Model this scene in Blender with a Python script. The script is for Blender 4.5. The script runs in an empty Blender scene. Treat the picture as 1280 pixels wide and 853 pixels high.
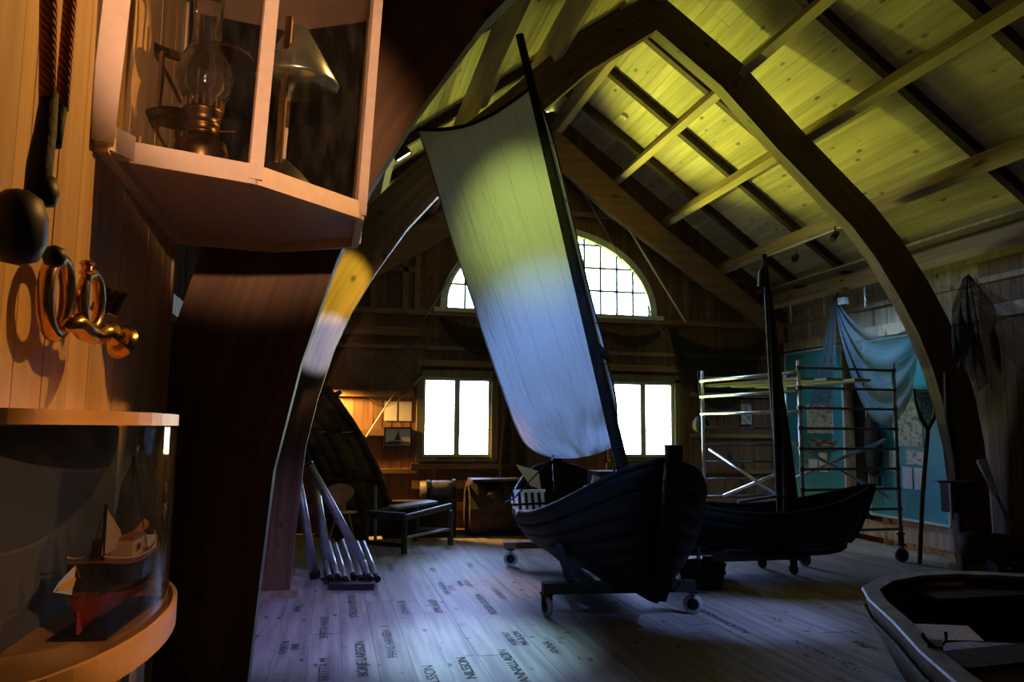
import bpy, bmesh, math, random
from mathutils import Vector as V, Matrix
random.seed(7)
PI = math.pi
S = bpy.context.scene
C = S.collection
# ------------------------------------------------------------------ camera
cd = bpy.data.cameras.new('camera'); cam = bpy.data.objects.new('camera', cd); C.objects.link(cam)
cd.sensor_width = 36; cd.lens = 970/1280*36; cd.clip_start = .03
cam.matrix_world = Matrix(((.975, -.033, -.221, 0), (-.224, -.107, -.969, 0), (.008, .994, -.112, 1.6), (0, 0, 0, 1)))
S.camera = cam
# ------------------------------------------------------------------ world: blue sky over a sunlit lawn
w = bpy.data.worlds.new('world'); S.world = w; w.use_nodes = True
nt = w.node_tree; nt.nodes.clear()
tc = nt.nodes.new('ShaderNodeTexCoord'); sp = nt.nodes.new('ShaderNodeSeparateXYZ')
rp = nt.nodes.new('ShaderNodeValToRGB'); bg = nt.nodes.new('ShaderNodeBackground'); wo = nt.nodes.new('ShaderNodeOutputWorld')
mr = nt.nodes.new('ShaderNodeMapRange'); mr.inputs[1].default_value = -1; mr.inputs[2].default_value = 1
rp.color_ramp.elements[0].position = .46; rp.color_ramp.elements[0].color = (.62, .68, .07, 1)
rp.color_ramp.elements[1].position = .54; rp.color_ramp.elements[1].color = (.36, .52, 1.0, 1)
e = rp.color_ramp.elements.new(.5); e.color = (.52, .62, .45, 1)
nt.links.new(tc.outputs['Generated'], sp.inputs[0]); nt.links.new(sp.outputs[2], mr.inputs[0])
nt.links.new(mr.outputs[0], rp.inputs[0]); nt.links.new(rp.outputs[0], bg.inputs[0]); nt.links.new(bg.outputs[0], wo.inputs[0])
bg.inputs[1].default_value = 25.0
def portal(cx, y, cz, sx, sz, back):
    l = bpy.data.lights.new('window_portal', 'AREA'); l.shape = 'RECTANGLE'; l.size = sx; l.size_y = sz
    l.cycles.is_portal = True
    o = bpy.data.objects.new('window_portal', l); C.objects.link(o); o.location = (cx, y, cz)
    o.rotation_euler = (PI/2*(-1 if back else 1), 0, 0)
portal(1.92, 12.42, 1.77, 1.1, 1.25, True); portal(5.08, 12.42, 1.77, 1.1, 1.25, True)
portal(3.47, 12.42, 4.25, 3.8, 1.5, True)
def spot(name, loc, to, power, col, size=60, blend=.3, radius=.04):
    l = bpy.data.lights.new(name, 'SPOT'); l.energy = power; l.color = col; l.spot_size = math.radians(size)
    l.spot_blend = blend; l.shadow_soft_size = radius
    o = bpy.data.objects.new(name, l); C.objects.link(o); o.location = loc
    o.rotation_euler = (V(to)-V(loc)).to_track_quat('-Z', 'Y').to_euler()
    return o
spot('warm_spot_light', (1.69, 3.42, 3.83), (-.6, 1.95, 2.3), 250, (1, .48, .11), 42, .25, .02)
spot('pink_spot_light', (.30, -1.7, 2.75), (-.24, 2.6, 2.84), 640, (1, .56, .33), 18, .6, .05)
spot('ship_fill_light', (1.5, -.9, 2.55), (-.5, 2.1, 1.35), 210, (1, .52, .28), 13, .5, .03)  # added fill, brightens the model ship in its case
spot('yellow_gel_light', (1.1, 3.95, 4.35), (-.05, 7.9, 2.98), 1700, (1, .8, .07), 11, .6, .03)
spot('blue_gel_light', (1.0, 3.95, 4.3), (-.12, 7.9, 2.40), 3600, (.34, .50, 1), 8, .6, .03)
spot('sail_yellow_light', (.5, 3.9, 4.2), (1.66, 6.6, 3.42), 230, (.56, .74, .15), 30, 1, .05)
spot('sail_blue_light', (.5, 3.9, 4.1), (2.02, 6.7, 1.85), 420, (.19, .38, 1), 38, .9, .05)
spot('roof_floodlight', (2.7, 12.13, 3.62), (4.7, 9.9, 5.7), 850, (.78, .88, .10), 58, .9, .06)
spot('floor_violet_light', (1.5, 3.95, 4.5), (.1, 6.9, 0), 600, (.36, .34, 1), 38, .8, .05)
spot('floor_cyan_light', (1.0, 3.95, 4.6), (1.05, 5.8, 0), 720, (.42, .85, 1), 24, .9, .05)
spot('floor_amber_light', (.3, 4.0, 4.5), (1.85, 8.0, 0), 700, (1, .5, .12), 13, .9, .05)
spot('floor_blue_light', (5.5, 4.0, 4.3), (3.45, 6.3, 0), 560, (.24, .40, 1), 22, .9, .05)
spot('panel_light', (6.38, 8.7, 3.95), (7.6, 10.1, 1.6), 135, (.45, .74, 1), 80, .8, .05)
spot('wall_washer_light', (-.3, 12.09, 2.14), (1.0, 12.25, 1.0), 650, (1, .50, .11), 84, .7, .05)
S.view_settings.view_transform = 'Standard'; S.view_settings.look = 'None'
S.view_settings.gamma = 1; S.view_settings.use_curve_mapping = False; S.view_settings.exposure = 0.3

# ------------------------------------------------------------------ materials
def nodemat(name):
    m = bpy.data.materials.new(name); m.use_nodes = True
    t = m.node_tree; b = t.nodes['Principled BSDF']
    return m, t, b
def N(t, ty, **k):
    n = t.nodes.new(ty)
    for a, v in k.items():
        if a.startswith('i'): n.inputs[int(a[1:])].default_value = v
        else: setattr(n, a, v)
    return n
def plain(name, col, rough=.6, metal=0, var=.15, scale=8, bump=.0, spec=.5):
    m, t, b = nodemat(name)
    tc = N(t, 'ShaderNodeTexCoord'); no = N(t, 'ShaderNodeTexNoise', i2=scale, i3=4.0)
    hv = N(t, 'ShaderNodeHueSaturation'); hv.inputs['Color'].default_value = (*col, 1)
    mp = N(t, 'ShaderNodeMapRange', i1=.3, i2=.7, i3=1-var, i4=1+var)
    t.links.new(tc.outputs['Object'], no.inputs[0]); t.links.new(no.outputs[0], mp.inputs[0])
    t.links.new(mp.outputs[0], hv.inputs['Value']); t.links.new(hv.outputs[0], b.inputs['Base Color'])
    b.inputs['Roughness'].default_value = rough; b.inputs['Metallic'].default_value = metal
    b.inputs['Specular IOR Level'].default_value = spec
    if bump:
        bp = N(t, 'ShaderNodeBump', i0=bump, i1=.01); t.links.new(no.outputs[0], bp.inputs['Height']); t.links.new(bp.outputs[0], b.inputs['Normal'])
    return m
def wood(name, c1, c2, axis='Y', rough=.6, knots=0, var=.18, attr=False, grain=14, spec=.35, bump=.15, kdark=.25, dents=False):
    m, t, b = nodemat(name)
    if attr: src = N(t, 'ShaderNodeAttribute', attribute_name='uvc').outputs['Vector']
    else: src = N(t, 'ShaderNodeTexCoord').outputs['Object']
    oi = N(t, 'ShaderNodeObjectInfo')
    mul = N(t, 'ShaderNodeMath', operation='MULTIPLY', i1=37.0); t.links.new(oi.outputs['Random'], mul.inputs[0])
    add = N(t, 'ShaderNodeVectorMath', operation='ADD'); t.links.new(src, add.inputs[0]); t.links.new(mul.outputs[0], add.inputs[1])
    sc = [grain]*3; k = 'XYZ'.index(axis); sc[k] = grain*.06
    mp = N(t, 'ShaderNodeMapping'); mp.inputs['Scale'].default_value = sc; t.links.new(add.outputs[0], mp.inputs[0])
    no = N(t, 'ShaderNodeTexNoise', i2=1.0, i3=5.0); t.links.new(mp.outputs[0], no.inputs[0])
    mx = N(t, 'ShaderNodeValToRGB'); mx.color_ramp.elements[0].position = .32; mx.color_ramp.elements[1].position = .66
    mx.color_ramp.elements[0].color = (*c2, 1); mx.color_ramp.elements[1].color = (*c1, 1)
    t.links.new(no.outputs[0], mx.inputs[0]); col = mx.outputs[0]
    if knots:
        sk = [5.0]*3; sk[k] = 2.2
        if attr: sk = [5.5]*3; sk[k] = 3.5
        mk = N(t, 'ShaderNodeMapping'); mk.inputs['Scale'].default_value = sk; t.links.new(add.outputs[0], mk.inputs[0])
        vo = N(t, 'ShaderNodeTexVoronoi', i2=1.0*abs(knots)); t.links.new(mk.outputs[0], vo.inputs[0])
        kr = N(t, 'ShaderNodeValToRGB'); kr.color_ramp.elements[0].position = .05; kr.color_ramp.elements[1].position = .17
        kr.color_ramp.elements[0].color = (kdark, kdark*.8, kdark*.6, 1); kr.color_ramp.elements[1].color = (1, 1, 1, 1)
        t.links.new(vo.outputs[0], kr.inputs[0])
        mm = N(t, 'ShaderNodeMix', data_type='RGBA', blend_type='MULTIPLY'); mm.inputs[0].default_value = 1
        t.links.new(col, mm.inputs[6]); t.links.new(kr.outputs[0], mm.inputs[7]); col = mm.outputs[2]
    if dents:
        md = N(t, 'ShaderNodeMapping'); md.inputs['Scale'].default_value = (3.4, 8.5, 1); md.inputs['Rotation'].default_value = (0, 0, .12); t.links.new(add.outputs[0], md.inputs[0])
        nd = N(t, 'ShaderNodeTexNoise', i2=2.2, i3=3.0); t.links.new(md.outputs[0], nd.inputs[0])
        av = N(t, 'ShaderNodeMix', data_type='RGBA'); av.inputs[0].default_value = .28; t.links.new(md.outputs[0], av.inputs[6]); t.links.new(nd.outputs[1], av.inputs[7])
        vd = N(t, 'ShaderNodeTexVoronoi', i2=1.0); t.links.new(av.outputs[2], vd.inputs[0])
        dr = N(t, 'ShaderNodeValToRGB'); dr.color_ramp.elements[0].position = .05; dr.color_ramp.elements[1].position = .13
        dr.color_ramp.elements[0].color = (.25, .23, .23, 1); dr.color_ramp.elements[1].color = (1, 1, 1, 1); t.links.new(vd.outputs[0], dr.inputs[0])
        mm = N(t, 'ShaderNodeMix', data_type='RGBA', blend_type='MULTIPLY'); mm.inputs[0].default_value = 1
        t.links.new(col, mm.inputs[6]); t.links.new(dr.outputs[0], mm.inputs[7]); col = mm.outputs[2]
    hv = N(t, 'ShaderNodeHueSaturation'); vr = N(t, 'ShaderNodeMapRange', i3=1-var, i4=1+var)
    t.links.new(oi.outputs['Random'], vr.inputs[0]); t.links.new(vr.outputs[0], hv.inputs['Value']); t.links.new(col, hv.inputs['Color'])
    t.links.new(hv.outputs[0], b.inputs['Base Color'])
    b.inputs['Roughness'].default_value = rough; b.inputs['Specular IOR Level'].default_value = spec
    if bump:
        bp = N(t, 'ShaderNodeBump', i0=bump, i1=.01); t.links.new(no.outputs[0], bp.inputs['Height']); t.links.new(bp.outputs[0], b.inputs['Normal'])
    return m
def glass(name, tint=(1, 1, 1), refl=.1, haze=.0):
    m, t, b = nodemat(name); t.nodes.remove(b); out = t.nodes['Material Output']
    tr = N(t, 'ShaderNodeBsdfTransparent'); tr.inputs[0].default_value = (*tint, 1)
    gl = N(t, 'ShaderNodeBsdfGlossy'); gl.inputs['Roughness'].default_value = .03
    fr = N(t, 'ShaderNodeFresnel', i0=1.45); mp = N(t, 'ShaderNodeMath', operation='MULTIPLY', i1=refl*10); t.links.new(fr.outputs[0], mp.inputs[0])
    mx = N(t, 'ShaderNodeMixShader'); t.links.new(mp.outputs[0], mx.inputs[0]); t.links.new(tr.outputs[0], mx.inputs[1]); t.links.new(gl.outputs[0], mx.inputs[2])
    res = mx.outputs[0]
    if haze:
        df = N(t, 'ShaderNodeBsdfDiffuse'); df.inputs[0].default_value = (.6, .55, .5, 1)
        no = N(t, 'ShaderNodeTexNoise', i2=6.0, i3=5.0); mh = N(t, 'ShaderNodeMapRange', i1=.45, i2=.75, i3=haze*.2, i4=haze)
        t.links.new(no.outputs[0], mh.inputs[0]); m2 = N(t, 'ShaderNodeMixShader')
        t.links.new(mh.outputs[0], m2.inputs[0]); t.links.new(res, m2.inputs[1]); t.links.new(df.outputs[0], m2.inputs[2]); res = m2.outputs[0]
    t.links.new(res, out.inputs[0]); return m
def netting(name, col, dens):
    m, t, b = nodemat(name); out = t.nodes['Material Output']
    b.inputs['Base Color'].default_value = (*col, 1); b.inputs['Roughness'].default_value = .9
    tr = N(t, 'ShaderNodeBsdfTransparent'); mx = N(t, 'ShaderNodeMixShader')
    at = N(t, 'ShaderNodeAttribute', attribute_name='uvc'); mp = N(t, 'ShaderNodeMapping'); mp.inputs['Scale'].default_value = (5, 26, 1)
    no = N(t, 'ShaderNodeTexNoise', i2=1.0, i3=4.0); mr = N(t, 'ShaderNodeMapRange', i1=.3, i2=.7, i3=dens-.22, i4=dens+.22)
    t.links.new(at.outputs['Vector'], mp.inputs[0]); t.links.new(mp.outputs[0], no.inputs[0]); t.links.new(no.outputs[0], mr.inputs[0])
    t.links.new(mr.outputs[0], mx.inputs[0]); t.links.new(tr.outputs[0], mx.inputs[1]); t.links.new(b.outputs[0], mx.inputs[2]); t.links.new(mx.outputs[0], out.inputs[0])
    return m
def sailcloth(name):
    m, t, b = nodemat(name); out = t.nodes['Material Output']; t.nodes.remove(b)
    at = N(t, 'ShaderNodeAttribute', attribute_name='uvc')
    sx = N(t, 'ShaderNodeSeparateXYZ'); t.links.new(at.outputs['Vector'], sx.inputs[0])
    # panel seams every quarter of the width
    mm = N(t, 'ShaderNodeMath', operation='MULTIPLY', i1=5.0); t.links.new(sx.outputs[0], mm.inputs[0])
    fr = N(t, 'ShaderNodeMath', operation='FRACT'); t.links.new(mm.outputs[0], fr.inputs[0])
    cr = N(t, 'ShaderNodeValToRGB'); cr.color_ramp.elements[0].position = .0; cr.color_ramp.elements[0].color = (.52, .50, .44, 1)
    cr.color_ramp.elements[1].position = .04; cr.color_ramp.elements[1].color = (.78, .76, .68, 1)
    t.links.new(fr.outputs[0], cr.inputs[0])
    mp = N(t, 'ShaderNodeMapping'); mp.inputs['Scale'].default_value = (22, 13, 1); t.links.new(at.outputs['Vector'], mp.inputs[0])
    no = N(t, 'ShaderNodeTexNoise', i2=1.0, i3=4.0); t.links.new(mp.outputs[0], no.inputs[0])
    bp = N(t, 'ShaderNodeBump', i0=.6, i1=.06); t.links.new(no.outputs[0], bp.inputs['Height'])
    df = N(t, 'ShaderNodeBsdfDiffuse'); tl = N(t, 'ShaderNodeBsdfTranslucent'); mx = N(t, 'ShaderNodeMixShader', i0=.05)
    for q in (df, tl):
        t.links.new(cr.outputs[0], q.inputs[0]); t.links.new(bp.outputs[0], q.inputs['Normal'])
    t.links.new(df.outputs[0], mx.inputs[1]); t.links.new(tl.outputs[0], mx.inputs[2]); t.links.new(mx.outputs[0], out.inputs[0])
    return m
def printed(name, paper, ink, sc, thr=.5, lines=True):
    m, t, b = nodemat(name)
    at = N(t, 'ShaderNodeAttribute', attribute_name='uvc')
    if lines:
        mp = N(t, 'ShaderNodeMapping'); mp.inputs['Scale'].default_value = (30, sc, 1); t.links.new(at.outputs['Vector'], mp.inputs[0])
        sx = N(t, 'ShaderNodeSeparateXYZ'); t.links.new(mp.outputs[0], sx.inputs[0])
        fr = N(t, 'ShaderNodeMath', operation='FRACT'); t.links.new(sx.outputs[1], fr.inputs[0])
        gt = N(t, 'ShaderNodeMath', operation='GREATER_THAN', i1=.6); t.links.new(fr.outputs[0], gt.inputs[0])
        no = N(t, 'ShaderNodeTexNoise', i2=1.5); t.links.new(mp.outputs[0], no.inputs[0])
        g2 = N(t, 'ShaderNodeMath', operation='GREATER_THAN', i1=.45); t.links.new(no.outputs[0], g2.inputs[0])
        mu = N(t, 'ShaderNodeMath', operation='MULTIPLY'); t.links.new(gt.outputs[0], mu.inputs[0]); t.links.new(g2.outputs[0], mu.inputs[1]); fac = mu.outputs[0]
    else:
        mp = N(t, 'ShaderNodeMapping'); mp.inputs['Scale'].default_value = (sc, sc*1.6, 1); t.links.new(at.outputs['Vector'], mp.inputs[0])
        no = N(t, 'ShaderNodeTexNoise', i2=1.0, i3=8.0); t.links.new(mp.outputs[0], no.inputs[0])
        mr = N(t, 'ShaderNodeMapRange', i1=thr-.08, i2=thr+.08); t.links.new(no.outputs[0], mr.inputs[0]); fac = mr.outputs[0]
    mx = N(t, 'ShaderNodeMix', data_type='RGBA'); mx.inputs[6].default_value = (*paper, 1); mx.inputs[7].default_value = (*ink, 1)
    t.links.new(fac, mx.inputs[0]); t.links.new(mx.outputs[2], b.inputs['Base Color']); b.inputs['Roughness'].default_value = .7
    return m
def ropemat(name, c1, c2, sc=60):
    m, t, b = nodemat(name)
    at = N(t, 'ShaderNodeAttribute', attribute_name='uvc'); wv = N(t, 'ShaderNodeTexWave', i1=1.0, i2=1.5)
    wv.bands_direction = 'DIAGONAL'
    mp = N(t, 'ShaderNodeMapping'); mp.inputs['Scale'].default_value = (sc*.06, sc, 1)
    t.links.new(at.outputs['Vector'], mp.inputs[0]); t.links.new(mp.outputs[0], wv.inputs[0])
    mx = N(t, 'ShaderNodeMix', data_type='RGBA'); mx.inputs[6].default_value = (*c1, 1); mx.inputs[7].default_value = (*c2, 1)
    t.links.new(wv.outputs[0], mx.inputs[0]); t.links.new(mx.outputs[2], b.inputs['Base Color']); b.inputs['Roughness'].default_value = .85
    bp = N(t, 'ShaderNodeBump', i0=.8, i1=.004); t.links.new(wv.outputs[0], bp.inputs['Height']); t.links.new(bp.outputs[0], b.inputs['Normal'])
    return m
def emit(name, col, s):
    m, t, b = nodemat(name); b.inputs['Emission Color'].default_value = (*col, 1); b.inputs['Emission Strength'].default_value = s
    return m
M = dict(
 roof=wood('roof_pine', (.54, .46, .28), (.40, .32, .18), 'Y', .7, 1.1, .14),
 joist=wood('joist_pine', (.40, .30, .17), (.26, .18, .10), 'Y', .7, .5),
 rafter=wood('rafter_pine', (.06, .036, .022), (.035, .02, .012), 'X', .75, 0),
 back=wood('back_wall_board', (.20, .105, .052), (.11, .058, .03), 'Z', .7, .8),
 rail=wood('wall_rail_timber', (.30, .18, .09), (.2, .11, .06), 'X', .7, .6),
 glulam=wood('glued_timber', (.17, .088, .037), (.085, .042, .018), 'X', .6, .9, .05, True, 22, kdark=.12),
 near=wood('partition_pine', (.62, .42, .20), (.44, .28, .13), 'Z', .5, 0, .12),
 side=wood('side_wall_board', (.42, .35, .28), (.25, .2, .16), 'Z', .75, .8),
 plank=wood('floor_plank', (.40, .34, .31), (.20, .17, .16), 'Y', .55, 1.3, .1, spec=.32, kdark=.10, dents=True),
 floor=plain('subfloor', (.03, .025, .02), .9),
 frame=wood('window_frame_paint', (.62, .66, .56), (.5, .55, .46), 'Z', .5, 0, .04),
 casing=wood('window_casing_wood', (.22, .19, .10), (.14, .12, .06), 'Z', .6, 0, .05),
 pane=glass('window_glass'), case_glass=glass('cabinet_glass', (.93, .93, .93), .05, .03), acryl=glass('acrylic_sheet', (.85, .87, .88), .07, .02),
 paint=plain('pink_white_paint', (.72, .55, .42), .45, 0, .06, 30),
 ply=wood('shelf_pine', (.68, .39, .15), (.52, .27, .09), 'Y', .4, 0, .05),
 hullm=wood('tarred_hull', (.014, .013, .013), (.007, .007, .008), 'Y', .6, 0, .2, spec=.2),
 hullin=wood('hull_inner_timber', (.12, .12, .13), (.06, .06, .07), 'Y', .55, 0, .2),
 thwart=wood('grey_thwart', (.42, .40, .42), (.28, .27, .28), 'X', .55, 0, .1),
 mast=wood('dark_spar', (.028, .022, .017), (.012, .010, .008), 'Z', .8, 0, .1, spec=.1),
 sail=sailcloth('sail_cloth'),
 steel=plain('galvanised_steel', (.62, .66, .70), .32, .9, .2, 20),
 dull=plain('dull_steel', (.16, .17, .18), .5, .7, .2, 20),
 alu=plain('grey_aluminium', (.50, .53, .58), .38, .85, .2, 14),
 iron=plain('black_iron', (.012, .012, .013), .5, .4, .2),
 black=plain('black_lacquer', (.006, .006, .007), .5, 0, .2),
 rubber=plain('pale_rubber', (.50, .48, .44), .7, 0, .1), shade=wood('far_wall_board', (.05, .032, .02), (.03, .02, .013), 'Z', .95, 0, spec=.0, bump=0), casedark=plain('case_dark', (.004, .003, .003), .9, 0, .1, 5, 0, .1), dark=plain('dark_timber', (.02, .015, .012), .8, 0, .4, 6, .3),
 oldhull=wood('weathered_hull_plank', (.10, .064, .042), (.015, .012, .010), 'X', .75, .9, .35, grain=8),
 teal=plain('teal_board', (.035, .27, .33), .6, 0, .06, 2), tealtrim=plain('pale_trim', (.45, .55, .58), .5, 0, .05),
 paper=printed('typed_page', (.75, .74, .72), (.25, .25, .27), 22), sketch=printed('sketch_print', (.72, .72, .68), (.16, .17, .17), 5, .58, False),
 photo=printed('photo_print', (.42, .42, .42), (.03, .03, .035), 4, .48, False), mapm=printed('village_map', (.48, .52, .42), (.10, .14, .12), 6, .56, False),
 land=printed('landscape_print', (.6, .55, .48), (.12, .10, .08), 3, .55, False),
 net=netting('grey_netting', (.26, .20, .15), .46), bluenet=netting('blue_netting', (.06, .10, .155), .8), darknet=netting('black_netting', (.016, .018, .019), .72),
 brass=plain('brass', (.62, .36, .12), .22, 1, .15, 12), oldbrass=plain('aged_brass', (.10, .055, .022), .35, 1, .2, 20),
 copper=ropemat('orange_hemp', (.55, .20, .05), (.20, .05, .015), 55), tar=plain('tarred_rope', (.008, .007, .006), .7, 0, .3, 60, .4), rope=ropemat('pale_rope', (.45, .40, .33), (.2, .17, .13), 40),
 clear=glass('lamp_chimney_glass', (.95, .93, .9), .2, .03),
 chair=wood('chair_plywood', (.75, .42, .25), (.6, .32, .18), 'X', .5, 0, .03), tin=plain('tin_shade', (.40, .48, .40), .25, .9, .1),
 red=plain('red_paint', (.30, .028, .02), .5), shipblack=plain('ship_black', (.012, .012, .015), .4), deck=wood('ship_deck', (.42, .16, .06), (.25, .09, .035), 'Y', .5, 0), cream=plain('cream_paint', (.72, .56, .40), .5, 0, .06),
 cloth=plain('model_sail', (.66, .52, .38), .85, 0, .1, 30), flagw=plain('flag_cloth', (.55, .56, .56), .8, 0, .05), flagy=plain('flag_yellow', (.72, .40, .05), .8, 0, .05),
 dinghy=plain('worn_dinghy_paint', (.21, .175, .12), .85, 0, .35, 9, .2, .15), dinghyin=wood('dinghy_inside', (.075, .035, .018), (.035, .016, .008), 'Y', .8, 0, spec=.1),
 bristle=plain('grey_bristle', (.45, .46, .48), .9, 0, .3, 60), palewood=wood('pale_board', (.55, .52, .40), (.42, .38, .28), 'Z', .7, 0), white=plain('white_paint', (.78, .77, .80), .5, 0, .06),
 backpanel=plain('grey_backing', (.10, .10, .09), .8, 0, .1, 3), ink=plain('burnt_ink', (.012, .011, .012), .8), conduit=plain('grey_conduit', (.3, .3, .3), .5), lens=emit('lamp_lens', (1, .9, .75), 5),
 yellowslat=plain('yellow_platform', (.45, .50, .22), .55, 0, .1),
)
# ------------------------------------------------------------------ mesh helpers
RL = {}
class MB:
    def __init__(s, tf=None): s.v = []; s.f = []; s.uv = []; s.tf = tf
    def add(s, vs, fs, uv=None):
        n = len(s.v); s.v += [V(p) for p in vs]; s.f += [[i+n for i in f] for f in fs]
        s.uv += [tuple(u) for u in uv] if uv else [(p[0], p[1], p[2]) for p in vs]; return s
    def box(s, c, d, rz=0, R=None):
        R = R or Matrix.Rotation(rz, 3, 'Z'); h = [x/2 for x in d]; c = V(c)
        vs = [c + R @ V((sx*h[0], sy*h[1], sz*h[2])) for sx in (-1, 1) for sy in (-1, 1) for sz in (-1, 1)]
        return s.add(vs, [(0, 1, 3, 2), (4, 6, 7, 5), (0, 4, 5, 1), (2, 3, 7, 6), (0, 2, 6, 4), (1, 5, 7, 3)])
    def beam(s, a, b, w, h, up=(0, 0, 1)):
        a = V(a); b = V(b); d = b-a; L = d.length; d.normalize(); x = d.cross(V(up))
        if x.length < 1e-4: x = d.cross(V((1, 0, 0)))
        x.normalize(); z = x.cross(d); R = Matrix((x, d, z)).transposed()
        return s.box((a+b)/2, (w, L, h), R=R)
    def tube(s, pts, r, n=8, cap=True):
        pts = [V(p) for p in pts]; rs = r if isinstance(r, (list, tuple)) else [r]*len(pts)
        vs = []; fs = []; uv = []; L = 0; prev = None
        for i, p in enumerate(pts):
            t = (pts[min(i+1, len(pts)-1)]-pts[max(i-1, 0)]).normalized()
            if prev is None: prev = t.cross(V((.3, .2, 1))) if abs(t.z) < .95 else t.cross(V((1, 0, 0)))
            prev = (prev - t*prev.dot(t)).normalized(); q = t.cross(prev)
            if i: L += (p-pts[i-1]).length
            for k in range(n):
                a = 2*PI*k/n; vs.append(p + (prev*math.cos(a)+q*math.sin(a))*rs[i]); uv.append((k/n, L, 0))
        for i in range(len(pts)-1):
            for k in range(n): fs.append((i*n+k, i*n+(k+1) % n, (i+1)*n+(k+1) % n, (i+1)*n+k))
        if cap: fs.append(tuple(range(n-1, -1, -1))); fs.append(tuple(range((len(pts)-1)*n, len(pts)*n)))
        return s.add(vs, fs, uv)
    def lathe(s, prof, o=(0, 0, 0), n=20, axis=None, sx=1, sy=1, loop=False):
        if loop: prof = list(prof)+[prof[0]]
        R = Matrix.Identity(3)
        if axis is not None: R = V((0, 0, 1)).rotation_difference(V(axis)).to_matrix()
        o = V(o); vs = []; fs = []
        for r, z in prof:
            for k in range(n): a = 2*PI*k/n; vs.append(o + R @ V((r*math.cos(a)*sx, r*math.sin(a)*sy, z)))
        for i in range(len(prof)-1):
            for k in range(n): fs.append((i*n+k, i*n+(k+1) % n, (i+1)*n+(k+1) % n, (i+1)*n+k))
        if loop: return s.add(vs, fs)
        if prof[0][0] > 1e-4: fs.append(tuple(range(n-1, -1, -1)))
        if prof[-1][0] > 1e-4: fs.append(tuple(range((len(prof)-1)*n, len(prof)*n)))
        return s.add(vs, fs)
    def prism(s, poly, d):            # planar polygon (3D) extruded by vector d
        n = len(poly); d = V(d); vs = [V(p) for p in poly]+[V(p)+d for p in poly]
        fs = [tuple(range(n)), tuple(range(2*n-1, n-1, -1))]+[(i, i+n, (i+1) % n+n, (i+1) % n) for i in range(n)]
        return s.add(vs, fs)
    def grid(s, rows, thick=None):     # rows of points
        m = len(rows); n = len(rows[0]); vs = [p for r in rows for p in r]
        uv = [(j/(n-1), i/(m-1), 0) for i in range(m) for j in range(n)]
        fs = [(i*n+j, i*n+j+1, (i+1)*n+j+1, (i+1)*n+j) for i in range(m-1) for j in range(n-1)]
        return s.add(vs, fs, uv)
    def sheet(s, a, b, c, d, t):       # quad a(bl) b(br) c(tr) d(tl) with thickness vector t and uv
        t = V(t); P = [V(p) for p in (a, b, c, d)]; u = [(0, 0, 0), (1, 0, 0), (1, 1, 0), (0, 1, 0)]
        return s.add(P+[p+t for p in P], [(0, 1, 2, 3), (7, 6, 5, 4), (0, 4, 5, 1), (1, 5, 6, 2), (2, 6, 7, 3), (3, 7, 4, 0)], u+u)
    def build(s, name, mat, parent=None, smooth=False, bevel=0, sub=0, solid=0, kind=None):
        me = bpy.data.meshes.new(name)
        vs = [s.tf(p) for p in s.v] if s.tf else s.v
        o = bpy.data.objects.new(name, me); C.objects.link(o)
        off = V((0, 0, 0))
        if parent is not None: off = RL.get(parent.name, V((0, 0, 0))); o.parent = parent; RL[o.name] = off
        me.from_pydata([p-off for p in vs], [], s.f)
        bm = bmesh.new(); bm.from_mesh(me); bmesh.ops.recalc_face_normals(bm, faces=bm.faces); bm.to_mesh(me); bm.free()
        at = me.attributes.new('uvc', 'FLOAT_VECTOR', 'POINT'); at.data.foreach_set('vector', [c for u in s.uv for c in u])
        me.materials.append(M[mat] if isinstance(mat, str) else mat)
        if solid: md = o.modifiers.new('solid', 'SOLIDIFY'); md.thickness = solid; md.offset = 0
        if bevel: md = o.modifiers.new('bevel', 'BEVEL'); md.width = bevel; md.segments = 2; md.limit_method = 'ANGLE'
        if sub: md = o.modifiers.new('sub', 'SUBSURF'); md.levels = md.render_levels = sub
        if smooth: me.polygons.foreach_set('use_smooth', [True]*len(me.polygons))
        if kind: o['kind'] = kind
        return o
def thing(name, label, cat, loc=(0, 0, 0), group=None):
    o = bpy.data.objects.new(name, None); C.objects.link(o); o.location = loc; o.empty_display_size = .1
    RL[o.name] = V(loc); o['label'] = label; o['category'] = cat
    if group: o['group'] = group
    return o
def tag(o, label, cat, group=None):
    o['label'] = label; o['category'] = cat
    if group: o['group'] = group
    return o
def struct(o): o['kind'] = 'structure'; return o
def lerp(a, b, t): return V(a)*(1-t)+V(b)*t
K = 1.35
def NS(p): return V((p[0]*K, p[1]*K, 1.6+(p[2]-1.6)*K))      # the near display corner was drawn at 1/1.35 of its real size
def NB(): return MB(NS)

# ================================================================== SETTING
XW0, XW1, YB, YF, XR = -.85, 7.75, 12.25, -5.0, 3.45
def roofz(x): return 6.47-.73*abs(x-XR)
# floor
fl = struct(MB().box((XR, 3.6, -.06), (9.2, 17.6, .06)).build('floor', 'floor'))
px = -.118-.2335*4
while px < XW1+.1:
    y = -1.0 - random.random()*1.5
    while y < YB:
        L = random.uniform(3.2, 5.2); y1 = min(y+L, YB)
        dz = random.uniform(-.0015, .0015)
        MB().box((px+.11675, (y+y1)/2, -.015+dz), (.2315, y1-y-.004, .03)).build('plank', 'plank', fl)
        y = y1
    px += .2335
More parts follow.
